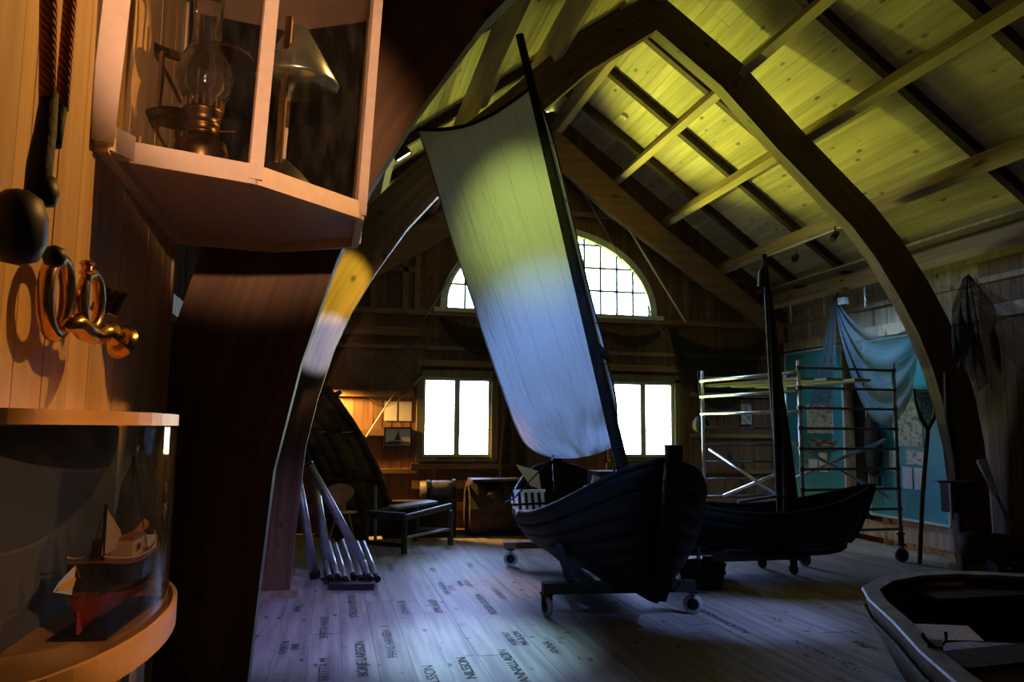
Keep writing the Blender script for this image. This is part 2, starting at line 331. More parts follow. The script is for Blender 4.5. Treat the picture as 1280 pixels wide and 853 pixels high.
# names burnt into the planks (they read away from the visitor)
def letter(txt, x, y, size, flip=False):
    cu = bpy.data.curves.new('lettering', 'FONT'); cu.body = txt; cu.size = size; cu.align_x = 'CENTER'; cu.align_y = 'CENTER'; cu.space_character = .92
    ob = bpy.data.objects.new('lettering_source', cu); C.objects.link(ob)
    me = bpy.data.meshes.new_from_object(ob.evaluated_get(bpy.context.evaluated_depsgraph_get()))
    bpy.data.objects.remove(ob)
    o = bpy.data.objects.new('lettering', me); C.objects.link(o); o.parent = fl; me.materials.clear(); me.materials.append(M['ink'])
    o.location = (x, y, .0022); o.rotation_euler = (0, 0, PI/2*(-1 if flip else 1)); o.scale = (1, .8, 1)
for t in [("BÖRJE LARSSON", .25, 5.72, .125), ("HANS HANSEN", .465, 6.05, .12), ("JÖRGEN NILSSON", .23, 7.35, .12), ("BRITTA MARIE", -.01, 6.62, .12), ("EVERT &\nERIK", -.25, 6.08, .10),
          ("BRITTA M", .0, 5.5, .125), ("NILSSON", .93, 5.35, .125), ("NILSSON", .68, 5.2, .13), ("ANNALLADIN", 1.25, 5.35, .125), ("JOHAN LIE", .67, 7.2, .12), ("EMIL & ULF", .96, 7.2, .12),
          ("ROGER OLSSON", 1.42, 7.2, .12), ("HJÄRTAT\nPIA & JON", 1.42, 6.0, .10), ("ANNA", 1.62, 5.7, .12), ("ERIK NILSSON\nOTTO", 1.18, 7.95, .10), ("MARIA\nGUSTAV", 1.38, 8.15, .10), ("OLA LIND", .46, 7.95, .11),
          ("GUNNAR P", 1.63, 7.6, .11), ("ALF JOHANSSON", 3.26, 6.2, .12), ("STIG CAROLIN", 3.5, 5.15, .12), ("LENA", 3.95, 5.3, .11), ("KNUT", 3.73, 6.2, .11), ("SVEN", 1.16, 9.0, .11), ("INGA LILL", .7, 9.2, .11), ("TORE", 1.63, 9.2, .11), ("AINA", -.25, 7.3, .11)]:
    letter(*t)
# ceiling: outer deck, boards, rafters, purlins
sec = 1.2384
ce = struct(MB().prism([(XR, YF-.3, 7.06), (XW1+.4, YF-.3, 7.06-.73*(XW1+.4-XR)), (XW1+.4, YF-.3, 7.2-.73*(XW1+.4-XR)), (XR, YF-.3, 7.2), (XW0-.4, YF-.3, 7.2-.73*(XR-XW0+.4)), (XW0-.4, YF-.3, 7.06-.73*(XR-XW0+.4))], (0, YB-YF+.5, 0)).build('ceiling', 'floor'))
RY = [11.36, 10.15, 8.98, 6.77, 5.55, 4.35, 3.15, 1.95, .75]
bw = .118
for sgn in (1, -1):
    k = 0
    while True:
        u0 = k*bw; x0 = XR+sgn*u0/sec; x1 = XR+sgn*(u0+bw-.004)/sec
        if u0/sec > XW1-XR+.05: break
        y = -1.0+random.choice(RY)*.01
        cuts = sorted(set([.0]+[c for c in RY+[7.9] if random.random() < .28]))
        cuts = [-.5]+cuts+[YB+.05] if cuts[0] > 0 else cuts+[YB+.05]
        dz = random.uniform(0, .006)
        for a, b in zip(cuts, cuts[1:]):
            z0 = 7.03-.73*u0/sec-dz; z1 = 7.03-.73*(u0+bw-.004)/sec-dz
            MB().prism([(x0, a+.002, z0), (x1, a+.002, z1), (x1, a+.002, z1+.03), (x0, a+.002, z0+.03)], (0, b-a-.004, 0)).build('board', 'roof', ce)
        k += 1
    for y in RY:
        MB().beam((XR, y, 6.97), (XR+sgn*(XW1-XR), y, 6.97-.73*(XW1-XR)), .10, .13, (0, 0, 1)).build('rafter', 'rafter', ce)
    for d in ((1.05, 1.95, 2.99, 3.82) if sgn > 0 else (1.15, 1.97, 2.95, 3.8)):
        zb = 6.47-.73*d; n = V((-sgn*.73, 0, -1)).normalized()
        c = V((XR+sgn*d, 0, zb)) - n*.135
        MB().beam(c+V((0, -1, 0)), c+V((0, YB, 0)), .10, .25, -n).build('purlin', 'joist', ce)
MB().box((XR+.04, 5.6, 6.62), (.12, 13.3, .28)).build('ridge_beam', 'joist', ce)
# flat soffit between the lowest purlin and the side walls
for sgn in (1, -1):
    x = XR+sgn*4.05
    MB().box((x, 5.6, 4.02), (.52, 13.3, .03)).build('board', 'side', ce)
# arches
prof = [(4.02, -.02), (3.80, .0), (3.77, .5), (3.74, .9), (3.70, 1.4), (3.60, 1.88), (3.46, 2.36), (3.30, 2.75), (3.08, 3.15), (2.77, 3.63), (2.46, 4.0), (2.0, 4.42), (1.5, 4.87), (.81, 5.55), (0, 6.14)][1:]
def arch(name, yf, th, wide=1.0, mat='glulam'):
    r = struct(thing(name, '', '', (XR, yf, 0))); del r['label']; del r['category']
    for sgn in (1, -1):
        P = [V((XR+sgn*u, yf, z)) for u, z in prof]; Q = []
        for i, p in enumerate(P):
            t = (P[min(i+1, len(P)-1)]-P[max(i-1, 0)]).normalized(); n = V((t.z*sgn, 0, -t.x*sgn))
            dep = [.36, .40, .42, .44, .46, .47, .47, .46, .44, .42, .41, .41, .41, .41, .41, .41][i]*wide
            q = p+n*dep
            if i == len(P)-1: q = V((XR, yf, 6.62))
            if i == 0: q.z = 0
            Q.append(q)
        vs = []; uv = []; L = 0
        for i in range(len(P)):
            if i: L += (P[i]-P[i-1]).length
            for q, d in ((P[i], 0), (Q[i], .42)):
                for yy in (0, th): vs.append(q+V((0, yy, 0))); uv.append((L, d, yy))
        fs = []
        for i in range(len(P)-1):
            a = i*4; b = a+4
            fs += [(a, b, b+2, a+2), (a+1, a+3, b+3, b+1), (a, a+1, b+1, b), (a+2, b+2, b+3, a+3)]
        n = len(P)*4; fs += [(0, 2, 3, 1), (n-4, n-3, n-1, n-2)]
        MB().add(vs, fs, uv).build('arch_half', mat, r)
        f = P[0]; MB().box((XR+sgn*3.93, yf+th/2, .03), (.42, th+.06, .06)).build('foot_block', 'joist', r)
arch('arch_frame', 7.84, .17); arch('arch_frame', 3.62, .17, 1.22)
# rafter truss standing by the gable
ga = struct(thing('gable_frame', '', '', (XR, 11.93, 0))); del ga['label']; del ga['category']
for sgn in (1, -1):
    lo = [(0, 5.97), (.9, 5.2), (1.75, 4.64), (2.6, 4.07), (3.65, 3.42), (4.1, 3.1)]; up = [(4.1, 3.42), (3.65, 3.76), (2.9, 4.32), (1.9, 5.0), (.9, 5.82), (0, 6.55)]
    MB().prism([(XR+sgn*u, 11.93, z) for u, z in lo+up], (0, .14, 0)).build('rafter', 'rail', ga)
# back wall
wb = MB(); holes = [(1.37, 2.47, 1.14, 2.39), (4.53, 5.63, 1.14, 2.39)]
LX, LZ, LA, LB = 3.47, 3.52, 1.86, 1.46
def lun(x):
    q = 1-((x-LX)/LA)**2
    return LZ+LB*math.sqrt(q) if q > 0 else LZ
strips = []
edges = sorted(set([XW0, XW1]+[1.37, 2.47, 4.53, 5.63, LX-LA, LX+LA]+[round(XW0+.145*i, 3) for i in range(1, 60)]))
edges = [e for e in edges if XW0 <= e <= XW1]
ed = [edges[0]]
for e in edges[1:]:
    if e-ed[-1] > .05 or e in (1.37, 2.47, 4.53, 5.63): ed.append(e)
wall = struct(MB().box((XR, YB+.36, -.03), (9, .1, .06)).build('wall_back', 'back'))
back_polys = []
for a, b in zip(ed, ed[1:]):
    m = (a+b)/2; segs = []; lo = (0, 0)
    for h in holes:
        if h[0]-.001 <= a and b <= h[1]+.001: segs.append((lo, (h[2], h[2]))); lo = (h[3], h[3])
    if LX-LA <= m <= LX+LA: segs.append((lo, (LZ, LZ))); lo = (lun(a), lun(b))
    segs.append((lo, (roofz(a)+.55, roofz(b)+.55)))
    for lo, hi in segs:
        if min(hi)-max(lo) < -.2: continue
        g = .003
        MB().prism([(a+g, YB+random.uniform(0, .004), lo[0]), (b-g, YB, lo[1]), (b-g, YB, hi[1]), (a+g, YB, hi[0])], (0, .025, 0)).build('board', 'back', wall)
        back_polys.append([(a, YB+.028, lo[0]), (b, YB+.028, lo[1]), (b, YB+.028, hi[1]), (a, YB+.028, hi[0])])
sh = MB()
for p in back_polys: sh.prism(p, (0, .09, 0))
sh.build('sheathing', 'back', wall)
for z, x0, x1, h in [(3.42, XW0, XW1, .09), (.38, XW0, XW1, .12), (.93, XW0, 1.3, .07), (1.0, 1.2, 2.75, .09), (.72, 1.22, 2.7, .13), (1.52, XW0, 1.22, .10), (2.12, XW0, 1.22, .10), (2.62, 1.25, 2.7, .10), (2.62, 4.4, 5.8, .10), (2.86, XW0, XW1, .06), (3.1, XW0, 1.6, .14), (1.0, 4.4, 5.8, .09), (1.5, 5.9, XW1, .07), (2.2, 5.9, XW1, .07), (.9, 5.9, XW1, .07)]:
    MB().box(((x0+x1)/2, YB-.035, z), (x1-x0, .07, h)).build('rail', 'rail', wall)
for x, z0, z1 in [(1.24, 3.47, 4.85), (.55, 3.47, 4.25), (6.25, 3.47, 4.4), (1.05, 3.47, 4.6), (5.85, 3.47, 4.75), (7.0, 3.47, 3.95)]:
    MB().box((x, YB-.03, (z0+z1)/2), (.09, .06, z1-z0)).build('stud', 'rail', wall)
for x0, x1, z in [(.0, 1.2, 4.1), (5.9, 7.0, 4.2), (2.8, 4.6, 5.2)]:
    MB().box(((x0+x1)/2, YB-.03, z), (x1-x0, .06, .08)).build('rail', 'rail', wall)
# windows
def rect_window(n, x0, x1, z0, z1):
    r = struct(MB().box(((x0+x1)/2, YB+.0, z0-.05), (x1-x0+.16, .14, .045)).build('window_%d' % n, 'casing'))
    for c, d in [((x0-.05, YB, (z0+z1)/2), (.10, .09, z1-z0+.1)), ((x1+.05, YB, (z0+z1)/2), (.10, .09, z1-z0+.1)), (((x0+x1)/2, YB, z1+.06), (x1-x0+.2, .09, .12))]:
        MB().box(c, d).build('casing', 'casing', r)
    xm = (x0+x1)/2
    for a, b in ((x0, xm), (xm, x1)):
        sash = MB()
        for c, d in [((a+.022, YB+.05, (z0+z1)/2), (.044, .05, z1-z0)), ((b-.022, YB+.05, (z0+z1)/2), (.044, .05, z1-z0)), (((a+b)/2, YB+.05, z0+.022), (b-a-.088, .05, .044)), (((a+b)/2, YB+.05, z1-.022), (b-a-.088, .05, .044))]: sash.box(c, d)
        so = sash.build('sash', 'frame', r)
        for i in range(3):
            za = z0+.04+(z1-z0-.08)*i/3; zb = z0+.04+(z1-z0-.08)*(i+1)/3
            MB().box(((a+b)/2, YB+.05, (za+zb)/2), (b-a-.08, .004, zb-za)).build('pane', 'pane', so)
            if i: MB().box(((a+b)/2, YB+.06, za), (b-a-.08, .02, .012)).build('glazing_bar', 'frame', so)
    MB().box((xm, YB-.06, z1+.14), (x1-x0+.1, .012, .012)).build('curtain_rod', 'iron', r)
rect_window(1, *holes[0]); rect_window(2, *holes[1])
lw = struct(MB().box((LX, YB+.0, LZ-.04), (2*LA+.2, .15, .07)).build('window_3', 'frame'))
arcp = [(LX+LA*math.cos(PI*i/28), LZ+LB*math.sin(PI*i/28)) for i in range(29)]
arcq = [(LX+(LA-.11)*math.cos(PI*i/28), LZ+(LB-.11)*math.sin(PI*i/28)) for i in range(29)]
m_ = MB()
for i in range(28):
    m_.prism([(arcp[i][0], YB-.03, arcp[i][1]), (arcp[i+1][0], YB-.03, arcp[i+1][1]), (arcq[i+1][0], YB-.03, arcq[i+1][1]), (arcq[i][0], YB-.03, arcq[i][1])], (0, .14, 0))
m_.build('arched_frame', 'frame', lw)
def luni(x, a=LA-.1, b=LB-.1):
    q = 1-((x-LX)/a)**2; return LZ+b*math.sqrt(q) if q > 0 else LZ
cols = [LX+.29*i for i in range(-6, 7)]; rows = [LZ, LZ+.40, LZ+.79, LZ+1.18, LZ+1.6]
for x in cols: MB().box((x, YB+.05, (LZ+luni(x))/2), (.034, .03, luni(x)-LZ)).build('glazing_bar', 'frame', lw)
for z in rows[1:4]:
    hw = (LA-.1)*math.sqrt(max(0, 1-((z-LZ)/(LB-.1))**2)); MB().box((LX, YB+.05, z), (2*hw, .03, .034)).build('glazing_bar', 'frame', lw)
xs = [LX-LA+.1]+cols+[LX+LA-.1]
for a, b in zip(xs, xs[1:]):
    for z0, z1 in zip(rows, rows[1:]):
        ta = min(z1, luni(a)); tb = min(z1, luni(b))
        if max(ta, tb) <= z0+.01: continue
        MB().prism([(a, YB+.055, z0), (b, YB+.055, z0), (b, YB+.055, max(tb, z0)), (a, YB+.055, max(ta, z0))], (0, .004, 0)).build('pane', 'pane', lw)
# right wall: sheathing, boards, rails, doorway
wr = struct(MB().box((XW1+.12, 3.6, 2.0), (.1, 17.5, 4.2)).build('wall_right', 'side'))
y = 3.0
while y < YB:
    b = .15
    if 9.95 < y+.075 < 10.5: MB().box((XW1+.03, y+.075, 3.55), (.05, b-.006, 1.35)).build('board', 'side', wr)
    else: MB().box((XW1+.03, y+.075, 2.1), (.05, b-.006, 4.2)).build('board', 'side' if y > 7.9 else 'back', wr)
    y += b
for z, h in [(3.05, .16), (3.45, .07), (3.75, .12), (.2, .22)]:
    MB().box((XW1-.03, 7.6, z), (.06, 9.2, h)).build('rail', 'side', wr)
d1 = struct(MB().box((XW1+.045, 10.2, 1.35), (.03, .55, 2.7)).build('doorway_dark_1', 'iron'))  # flat black sheet stands for the dark inside the open doorway
MB().box((XW1-.04, 10.5, 1.4), (.1, .09, 2.8)).build('jamb', 'rail', d1)
MB().box((XW1-.04, 10.2, 2.78), (.1, .7, .09)).build('lintel', 'rail', d1)
# the wall goes on between the legs of the arch
for y, x in [(6.4, XW1-.02), (6.0, XW1-.02), (6.8, XW1-.02), (7.2, XW1-.02)]:
    for z in (.5, 1.35, 2.2): MB().box((x, y, z), (.05, .14, .78)).build('board', 'rail', wr)
struct(MB().box((XW1+.06, YB+.04, 2.2), (.28, .24, 4.4)).build('leak_stop_1', 'back'))  # added post, stops light leaking in at the back right corner
struct(MB().box((XW0-.06, YB+.04, 2.2), (.28, .24, 4.4)).build('leak_stop_2', 'back'))  # matching added post, seals the back left corner from outside light
# left wall, front wall
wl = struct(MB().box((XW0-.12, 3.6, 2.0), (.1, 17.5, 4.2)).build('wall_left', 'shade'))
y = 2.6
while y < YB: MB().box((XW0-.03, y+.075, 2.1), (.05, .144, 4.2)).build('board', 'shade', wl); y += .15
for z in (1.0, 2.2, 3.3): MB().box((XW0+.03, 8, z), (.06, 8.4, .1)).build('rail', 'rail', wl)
struct(MB().box((XR, YF-.05, 3.5), (9.4, .1, 7.2)).build('wall_front', 'back'))
# near partition wall with its pine boards
wn = struct(NB().box((-.545, 1.0, 1.35), (.02, 3.06, 3.4)).build('wall_partition', 'floor'))
yy = 2.53
ws = [.127, .06, .127, .127, .127, .07, .127, .127, .127]
i = 0
while yy > -.4:
    b = ws[i % len(ws)]; i += 1
    NB().box((-.517-random.uniform(0, .002), yy-b/2, 1.35), (.034, b-.0025, 3.4)).build('board', 'near', wn)
    yy -= b
NB().box((-.525, 2.54, 1.35), (.06, .022, 3.4)).build('end_trim', 'near', wn)

# ================================================================== NEAR DISPLAY CORNER
cb = [(-.50, 1.70), (-.455, 1.79), (-.201, 1.881), (.054, 2.132), (.049, 2.471), (-.214, 2.61), (-.50, 2.56)]
zc = 2.18
def up(p, z):  # sides lean outwards as they rise
    return (p[0]+.045*(z-zc), p[1]-.01*(z-zc), z)
cab = thing('display_cabinet', 'pale painted bay cabinet with glass sides hung on the board wall', 'cabinet', NS((-.3, 2.15, zc)))
NB().prism([(*p, zc+.012) for p in cb], (0, 0, .012)).build('bottom_board', 'paint', cab)
m_ = NB()
for a, b in zip(cb[1:], cb[2:]): m_.beam((*a, zc+.012), (*b, zc+.012), .022, .048)
m_.beam((*cb[0], zc+.02), (*cb[1], zc+.02), .03, .055)
m_.beam((-.49, 1.71, zc-.0), (-.49, 2.56, zc), .03, .03)
m_.build('bottom_rail', 'paint', cab)
for i, (p, wd) in enumerate([(cb[0], .05), (cb[2], .032), (cb[3], .026), (cb[4], .03), (cb[5], .03)]):
    q = V((p[0]+(.012 if i == 0 else 0), p[1], zc))
    NB().beam(q, up(q, zc+.75), wd, .03, (.3, -1, 0)).build('post', 'paint', cab)
for a, b in ((cb[1], cb[2]), (cb[2], cb[3]), (cb[3], cb[4])):
    P = [(*a, zc+.03), (*b, zc+.03), up(b, zc+.75), up(a, zc+.75)]
    NB().add(P, [(0, 1, 2, 3)], [(0, 0, 0), (1, 0, 0), (1, 1, 0), (0, 1, 0)]).build('pane', 'case_glass', cab)
for a, b in ((cb[4], cb[5]), (cb[5], cb[6])):
    P = [(*a, zc+.03), (*b, zc+.03), up(b, zc+.75), up(a, zc+.75)]
    NB().prism(P, (0, .008, 0)).build('dark_backing', 'casedark', cab)  # black boards put in so the cabinet's inside reads dark
NB().prism([up(p, zc+.75) for p in cb], (0, 0, .02)).build('top_board', 'paint', cab)
# two lamps in it
def lampT(o, r=1.0): return lambda prof: [(a*r, b) for a, b in prof]
t = thing('oil_lamp', 'brass oil lamp with a clear globe chimney in the left side of the cabinet', 'lamp', NS((-.352, 2.05, zc+.024)))
o = (-.352, 2.05, zc+.024)
NB().lathe([(.05, 0), (.055, .008), (.05, .02), (.062, .05), (.068, .085), (.06, .115), (.035, .13)], o).build('oil_tank', 'oldbrass', t, True)
b = NB().lathe([(.034, .13), (.042, .135), (.042, .142), (.036, .146), (.044, .155), (.044, .165), (.036, .17), (.046, .18), (.046, .195), (.05, .2)], o).build('burner', 'oldbrass', t, True)
NB().tube([(-.31, 2.04, zc+.17), (-.27, 2.03, zc+.17)], .003).build('wick_knob', 'brass', b)
g = NB()
for k in range(18):
    a = 2*PI*k/18; g.box((-.352+.048*math.cos(a), 2.05+.048*math.sin(a), zc+.237), (.006, .006, .025))
g.build('gallery', 'oldbrass', t)
NB().lathe([(.042, .215), (.062, .25), (.070, .285), (.064, .325), (.046, .355), (.036, .385), (.034, .43), (.037, .47), (.040, .51)], o, 28).build('chimney', 'clear', t, True)
NB().tube([(-.505, 2.15, zc+.225), (-.44, 2.1, zc+.228), (-.36, 2.05, zc+.23)], .008).build('wall_arm', 'oldbrass', t)
NB().lathe([(.075, 0), (.08, .004), (.075, .008)], (-.43, 2.13, zc+.225), 20).build('arm_plate', 'oldbrass', t)
NB().tube([(-.478, 2.12, zc+.225), (-.475, 2.13, zc+.41)], .006).build('reflector_rod', 'brass', t)
pl = []
for k in range(13): a = PI*(.15+.8*k/12); pl.append((-.38-.13*math.cos(a), 2.10+.09*math.sin(a), zc+.41))
NB().prism(pl+[(p[0], p[1]-.016, p[2]) for p in reversed(pl)], (0, 0, .022)).build('reflector_band', 'oldbrass', t)
NB().lathe([(.09, 0), (.085, .012), (.06, .02)], (-.33, 2.12, zc+.40), 22).build('shade_plate', 'oldbrass', t)
t = thing('standing_lamp', 'slender brass column lamp with a tin cone shade behind the cabinet right pane', 'lamp', NS((-.165, 2.17, zc+.024)))
NB().lathe([(.10, 0), (.10, .03), (.085, .07), (.05, .11), (.02, .135), (.012, .14)], (-.165, 2.2, zc+.024), 24).build('base', 'black', t, True)
NB().tube([(-.172, 2.17, zc+.13), (-.158, 2.17, zc+.57)], .011).build('column', 'brass', t)
NB().lathe([(.115, 0), (.12, .01), (.03, .17), (.02, .18)], (-.135, 2.24, zc+.40), 28).build('shade', 'tin', t, True)
# hanging pulley block
pu = thing('pulley_block', 'black wooden pulley block hanging on orange hemp ropes against the boards', 'block', NS((-.4, 1.12, 1.86)))
NB().lathe([(0, -.05), (.026, -.044), (.040, -.02), (.042, .012), (.035, .036), (.016, .048), (0, .05)], (-.405, 1.10, 1.853), 20, (0, -.3, 1), .8, .95).build('shell', 'black', pu, True)
NB().lathe([(0, -.017), (.012, -.012), (.017, 0), (.012, .012), (0, .017)], (-.395, 1.205, 1.838), 14).build('pin_knob', 'black', pu, True)
NB().tube([(-.40, 1.138, 1.90), (-.4, 1.14, 1.95), (-.4, 1.15, 2.0), (-.4, 1.155, 2.06)], [.016, .016, .014, .011], 10).build('tarred_splice', 'tar', pu, True)
NB().lathe([(0, -.022), (.016, -.018), (.020, 0), (.015, .02), (0, .022)], (-.395, 1.145, 1.915), 12).build('becket', 'black', pu, True)
NB().tube([(-.4, 1.148, 2.05), (-.405, 1.14, 2.2), (-.41, 1.13, 2.45), (-.41, 1.13, 2.9)], .010, 10).build('rope', 'copper', pu, True)
NB().tube([(-.405, 1.158, 2.04), (-.415, 1.158, 2.2), (-.415, 1.152, 2.9)], .0085, 10).build('rope', 'copper', pu, True)
NB().tube([(-.40, 1.205, 2.055), (-.40, 1.205, 2.2), (-.395, 1.20, 2.5), (-.39, 1.2, 2.9)], .009, 10).build('rope', 'copper', pu, True)
NB().tube([(-.40, 1.192, 1.995), (-.40, 1.197, 2.03), (-.40, 1.204, 2.06)], .008, 10).build('tarred_end', 'tar', pu, True)
# brass horn on the wall
hn = thing('brass_horn', 'coiled brass signal horn with a flared bell fixed to the board wall', 'horn', NS((-.5, 1.5, 1.8)))
def ring(cx, cy, cz, ry, rz, r, tilt, n=28, a0=0, a1=2*PI):
    pts = []
    for k in range(n+1):
        a = a0+(a1-a0)*k/n; pts.append((cx+tilt*math.cos(a)*ry, cy+ry*math.cos(a), cz+rz*math.sin(a)))
    return pts
NB().tube(ring(-.462, 1.435, 1.815, .050, .064, .01, .03), .0135, 12, False).build('outer_coil', 'brass', hn, True)
NB().tube(ring(-.44, 1.545, 1.826, .040, .050, .01, .10), .010, 12, False).build('inner_coil', 'brass', hn, True)
NB().tube([(-.455, 1.450, 1.765), (-.445, 1.490, 1.778), (-.44, 1.520, 1.768), (-.435, 1.560, 1.764), (-.43, 1.595, 1.772), (-.42, 1.615, 1.778)], [.010, .017, .019, .017, .019, .021], 14).build('bell_tube', 'brass', hn, True)
NB().lathe([(.018, -.01), (.021, .01), (.028, .025), (.044, .038), (.041, .04), (.02, .012), (.01, 0)], (-.425, 1.603, 1.776), 24, (.5, .7, -.35), 1, .8).build('bell', 'brass', hn, True)
NB().tube([(-.44, 1.507, 1.89), (-.44, 1.512, 1.86), (-.44, 1.513, 1.79), (-.44, 1.518, 1.765)], [.010, .007, .006, .006], 10).build('mouthpiece', 'brass', hn, True)
for z in (1.885, 1.868): NB().lathe([(.010, 0), (.014, .003), (.010, .008)], (-.44, 1.509, z), 12).build('collar', 'brass', hn)
for k in range(3): NB().lathe([(.009, 0), (.009, .05)], (-.45+.01*k, 1.60+.02*k, 1.815), 10, (.4, .2, 1)).build('valve', 'oldbrass', hn)
# curved display case with the model ship
sc_ = thing('display_case', 'half round pine wall case with a curved acrylic front', 'display case', NS((-.5, 1.3, 1.24)))
def demi(dx, y0, y1, n=24): return [(-.5+dx*math.sin(PI*k/n), y0+(y1-y0)*(1-math.cos(PI*k/n))/2) for k in range(n+1)]
D = demi(.212, 1.12, 2.04)
NB().prism([(*p, 1.225) for p in D], (0, 0, .022)).build('shelf', 'ply', sc_)
nb = NB(); n2 = len(D)
for a, b in zip(D, D[1:]): nb.beam((*a, 1.232), (*b, 1.232), .008, .05)
nb.build('shelf_edge', 'ply', sc_)
NB().prism([(*p, 1.5995) for p in demi(.2, 1.13, 2.03)], (0, 0, .022)).build('top_board', 'ply', sc_)
G = demi(.2, 1.15, 2.01)
nb = NB(); rowsG = [[(x, y, z) for x, y in G] for z in (1.25, 1.597)]
nb.grid(rowsG).build('curved_pane', 'acryl', sc_, True)
NB().box((-.494, 1.57, 1.42), (.008, .86, .35)).build('back_panel', 'backpanel', sc_)
# model ship (stern towards the visitor)
ms = thing('model_ship', 'black and red model of a sailing cutter with a cream wheelhouse inside the curved case', 'model', NS((-.39, 1.58, 1.25)))
def shiphull(z0, z1, f0, f1, name, mat, par):
    nb = NB(); rws = []
    A = V((-.392, 1.445, 0)); B = V((-.365, 1.79, 0)); d = (B-A).normalized(); sd = V((d.y, -d.x, 0))
    for i in range(15):
        s_ = i/14; hb = .047*min(1, (.62+1.6*s_))*(1 if s_ < .55 else max(0, 1-((s_-.55)/.45)**2)); hb = max(hb, .001)
        sheer = .012*((s_-.45)/.5)**2*2
        c = A+(B-A)*s_; row = []
        for k in range(9):
            q = k/8; zz = z0+(z1+sheer-z0)*abs(2*q-1); fr = f0+(f1-f0)*abs(2*q-1)**.7
            row.append(c+sd*hb*fr*(1 if q > .5 else -1 if q < .5 else 0)+V((0, 0, zz)))
        rws.append(row)
    nb.grid(rws); n = 9; nb.f.append(list(range(n)))
    return nb.build(name, mat, par, True)
shiphull(1.265, 1.305, .0, .86, 'bottom', 'red', ms)
shiphull(1.303, 1.352, .84, 1.0, 'topsides', 'shipblack', ms)
A = V((-.392, 1.445, 0)); B = V((-.365, 1.79, 0)); dS = (B-A).normalized(); sS = V((dS.y, -dS.x, 0))
def sh_(s_, l, z): return A+(B-A)*s_+sS*l+V((0, 0, z))
dk = NB(); L_ = []; R_ = []
for i in range(13):
    s_ = i/13; hb = .045*min(1, (.62+1.6*s_))*(1 if s_ < .55 else max(0, 1-((s_-.55)/.45)**2)); z = 1.35+.024*((s_-.45)/.5)**2
    L_.append(sh_(s_, -hb, z)); R_.append(sh_(s_, hb, z))
dk.prism(L_+R_[::-1], (0, 0, .004)).build('deck', 'deck', ms)
rl = NB(); rl.tube([p+V((0, 0, .012)) for p in L_], .0016, 6); rl.tube([p+V((0, 0, .012)) for p in R_], .0016, 6); rl.build('bulwark_rail', 'cream', ms)
NB().beam(sh_(-.02, 0, 1.262), sh_(-.03, 0, 1.30), .004, .02, (0, 1, 0)).build('rudder', 'red', ms)
NB().box(sh_(.25, 0, 1.357), (.05, .06, .012), -.08).build('hatch', 'deck', ms)
wh = NB().box(sh_(.46, .008, 1.372), (.048, .06, .04), -.08).build('wheelhouse', 'cream', ms)
NB().box(sh_(.46, .008, 1.394), (.054, .068, .005), -.08).build('roof', 'deck', wh)
NB().lathe([(.006, 0), (.006, .004)], sh_(.46, .033, 1.375), 10, (1, 0, 0)).build('porthole', 'red', wh)
NB().box(sh_(.46, -.03, 1.37), (.02, .05, .04), -.08).build('engine_casing', 'red', ms)
NB().box(sh_(.74, .018, 1.37), (.02, .05, .022), -.08).build('skylight', 'white', ms)
NB().tube([sh_(.6, 0, 1.38), sh_(.85, .0, 1.40)], [.008, .012], 8).build('winch', 'deck', ms)
for nm, s_, z in (('mizzen_mast', .22, 1.46), ('main_mast', .6, 1.54)):
    NB().tube([sh_(s_, 0, 1.35), sh_(s_, 0, z)], .003, 6).build(nm, 'mast', ms)
NB().prism([sh_(.2, 0, 1.372), sh_(.42, .012, 1.378), sh_(.36, .01, 1.41), sh_(.24, 0, 1.45)], (0, .002, 0)).build('mizzen_sail', 'cloth', ms)
NB().prism([sh_(.34, 0, 1.39), sh_(.58, .01, 1.40), sh_(.58, 0, 1.53), sh_(.42, 0, 1.49)], (0, .002, 0)).build('main_sail', 'dark', ms)
NB().prism([sh_(.63, 0, 1.40), sh_(.9, .0, 1.40), sh_(.63, 0, 1.52)], (0, .002, 0)).build('fore_sail', 'dark', ms)
rg = NB()
for a, b in ((.6, .98), (.6, .3), (.22, .02)): rg.tube([sh_(a, 0, 1.54 if a > .5 else 1.46), sh_(b, 0, 1.36)], .0008, 4)
for l in (-.04, .04): rg.tube([sh_(.6, 0, 1.53), sh_(.56, l, 1.36)], .0008, 4)
rg.build('rigging', 'tar', ms)
fg = NB().tube([(-.398, 1.44, 1.35), (-.403, 1.425, 1.375)], .0015, 6).build('flag_staff', 'brass', ms)
NB().prism([(-.402, 1.428, 1.372), (-.405, 1.424, 1.325), (-.425, 1.40, 1.335), (-.418, 1.405, 1.350)], (.001, .001, 0)).build('flag', 'flagw', fg)
NB().prism([(-.4008, 1.426, 1.352), (-.4035, 1.424, 1.338), (-.4205, 1.401, 1.3365), (-.419, 1.403, 1.342)], (.002, -.001, 0)).build('flag_stripe', 'flagy', fg)
NB().box((-.385, 1.6, 1.2505), (.09, .32, .004), -.07).build('stand', 'black', ms)
# cloth hanging under the case
cl = NB(); cl.grid([[(-.47+.012*math.sin(k*1.3)*(1-r/6)-.0*r, 2.16+.022*k*(1-.5*abs(r-3)/6), 1.02-.045*r) for k in range(7)] for r in range(7)])
tag(cl.build('hanging_cloth', 'flagw', None, True, solid=.004), 'grey patterned cloth hanging on the board wall below the curved case', 'cloth')

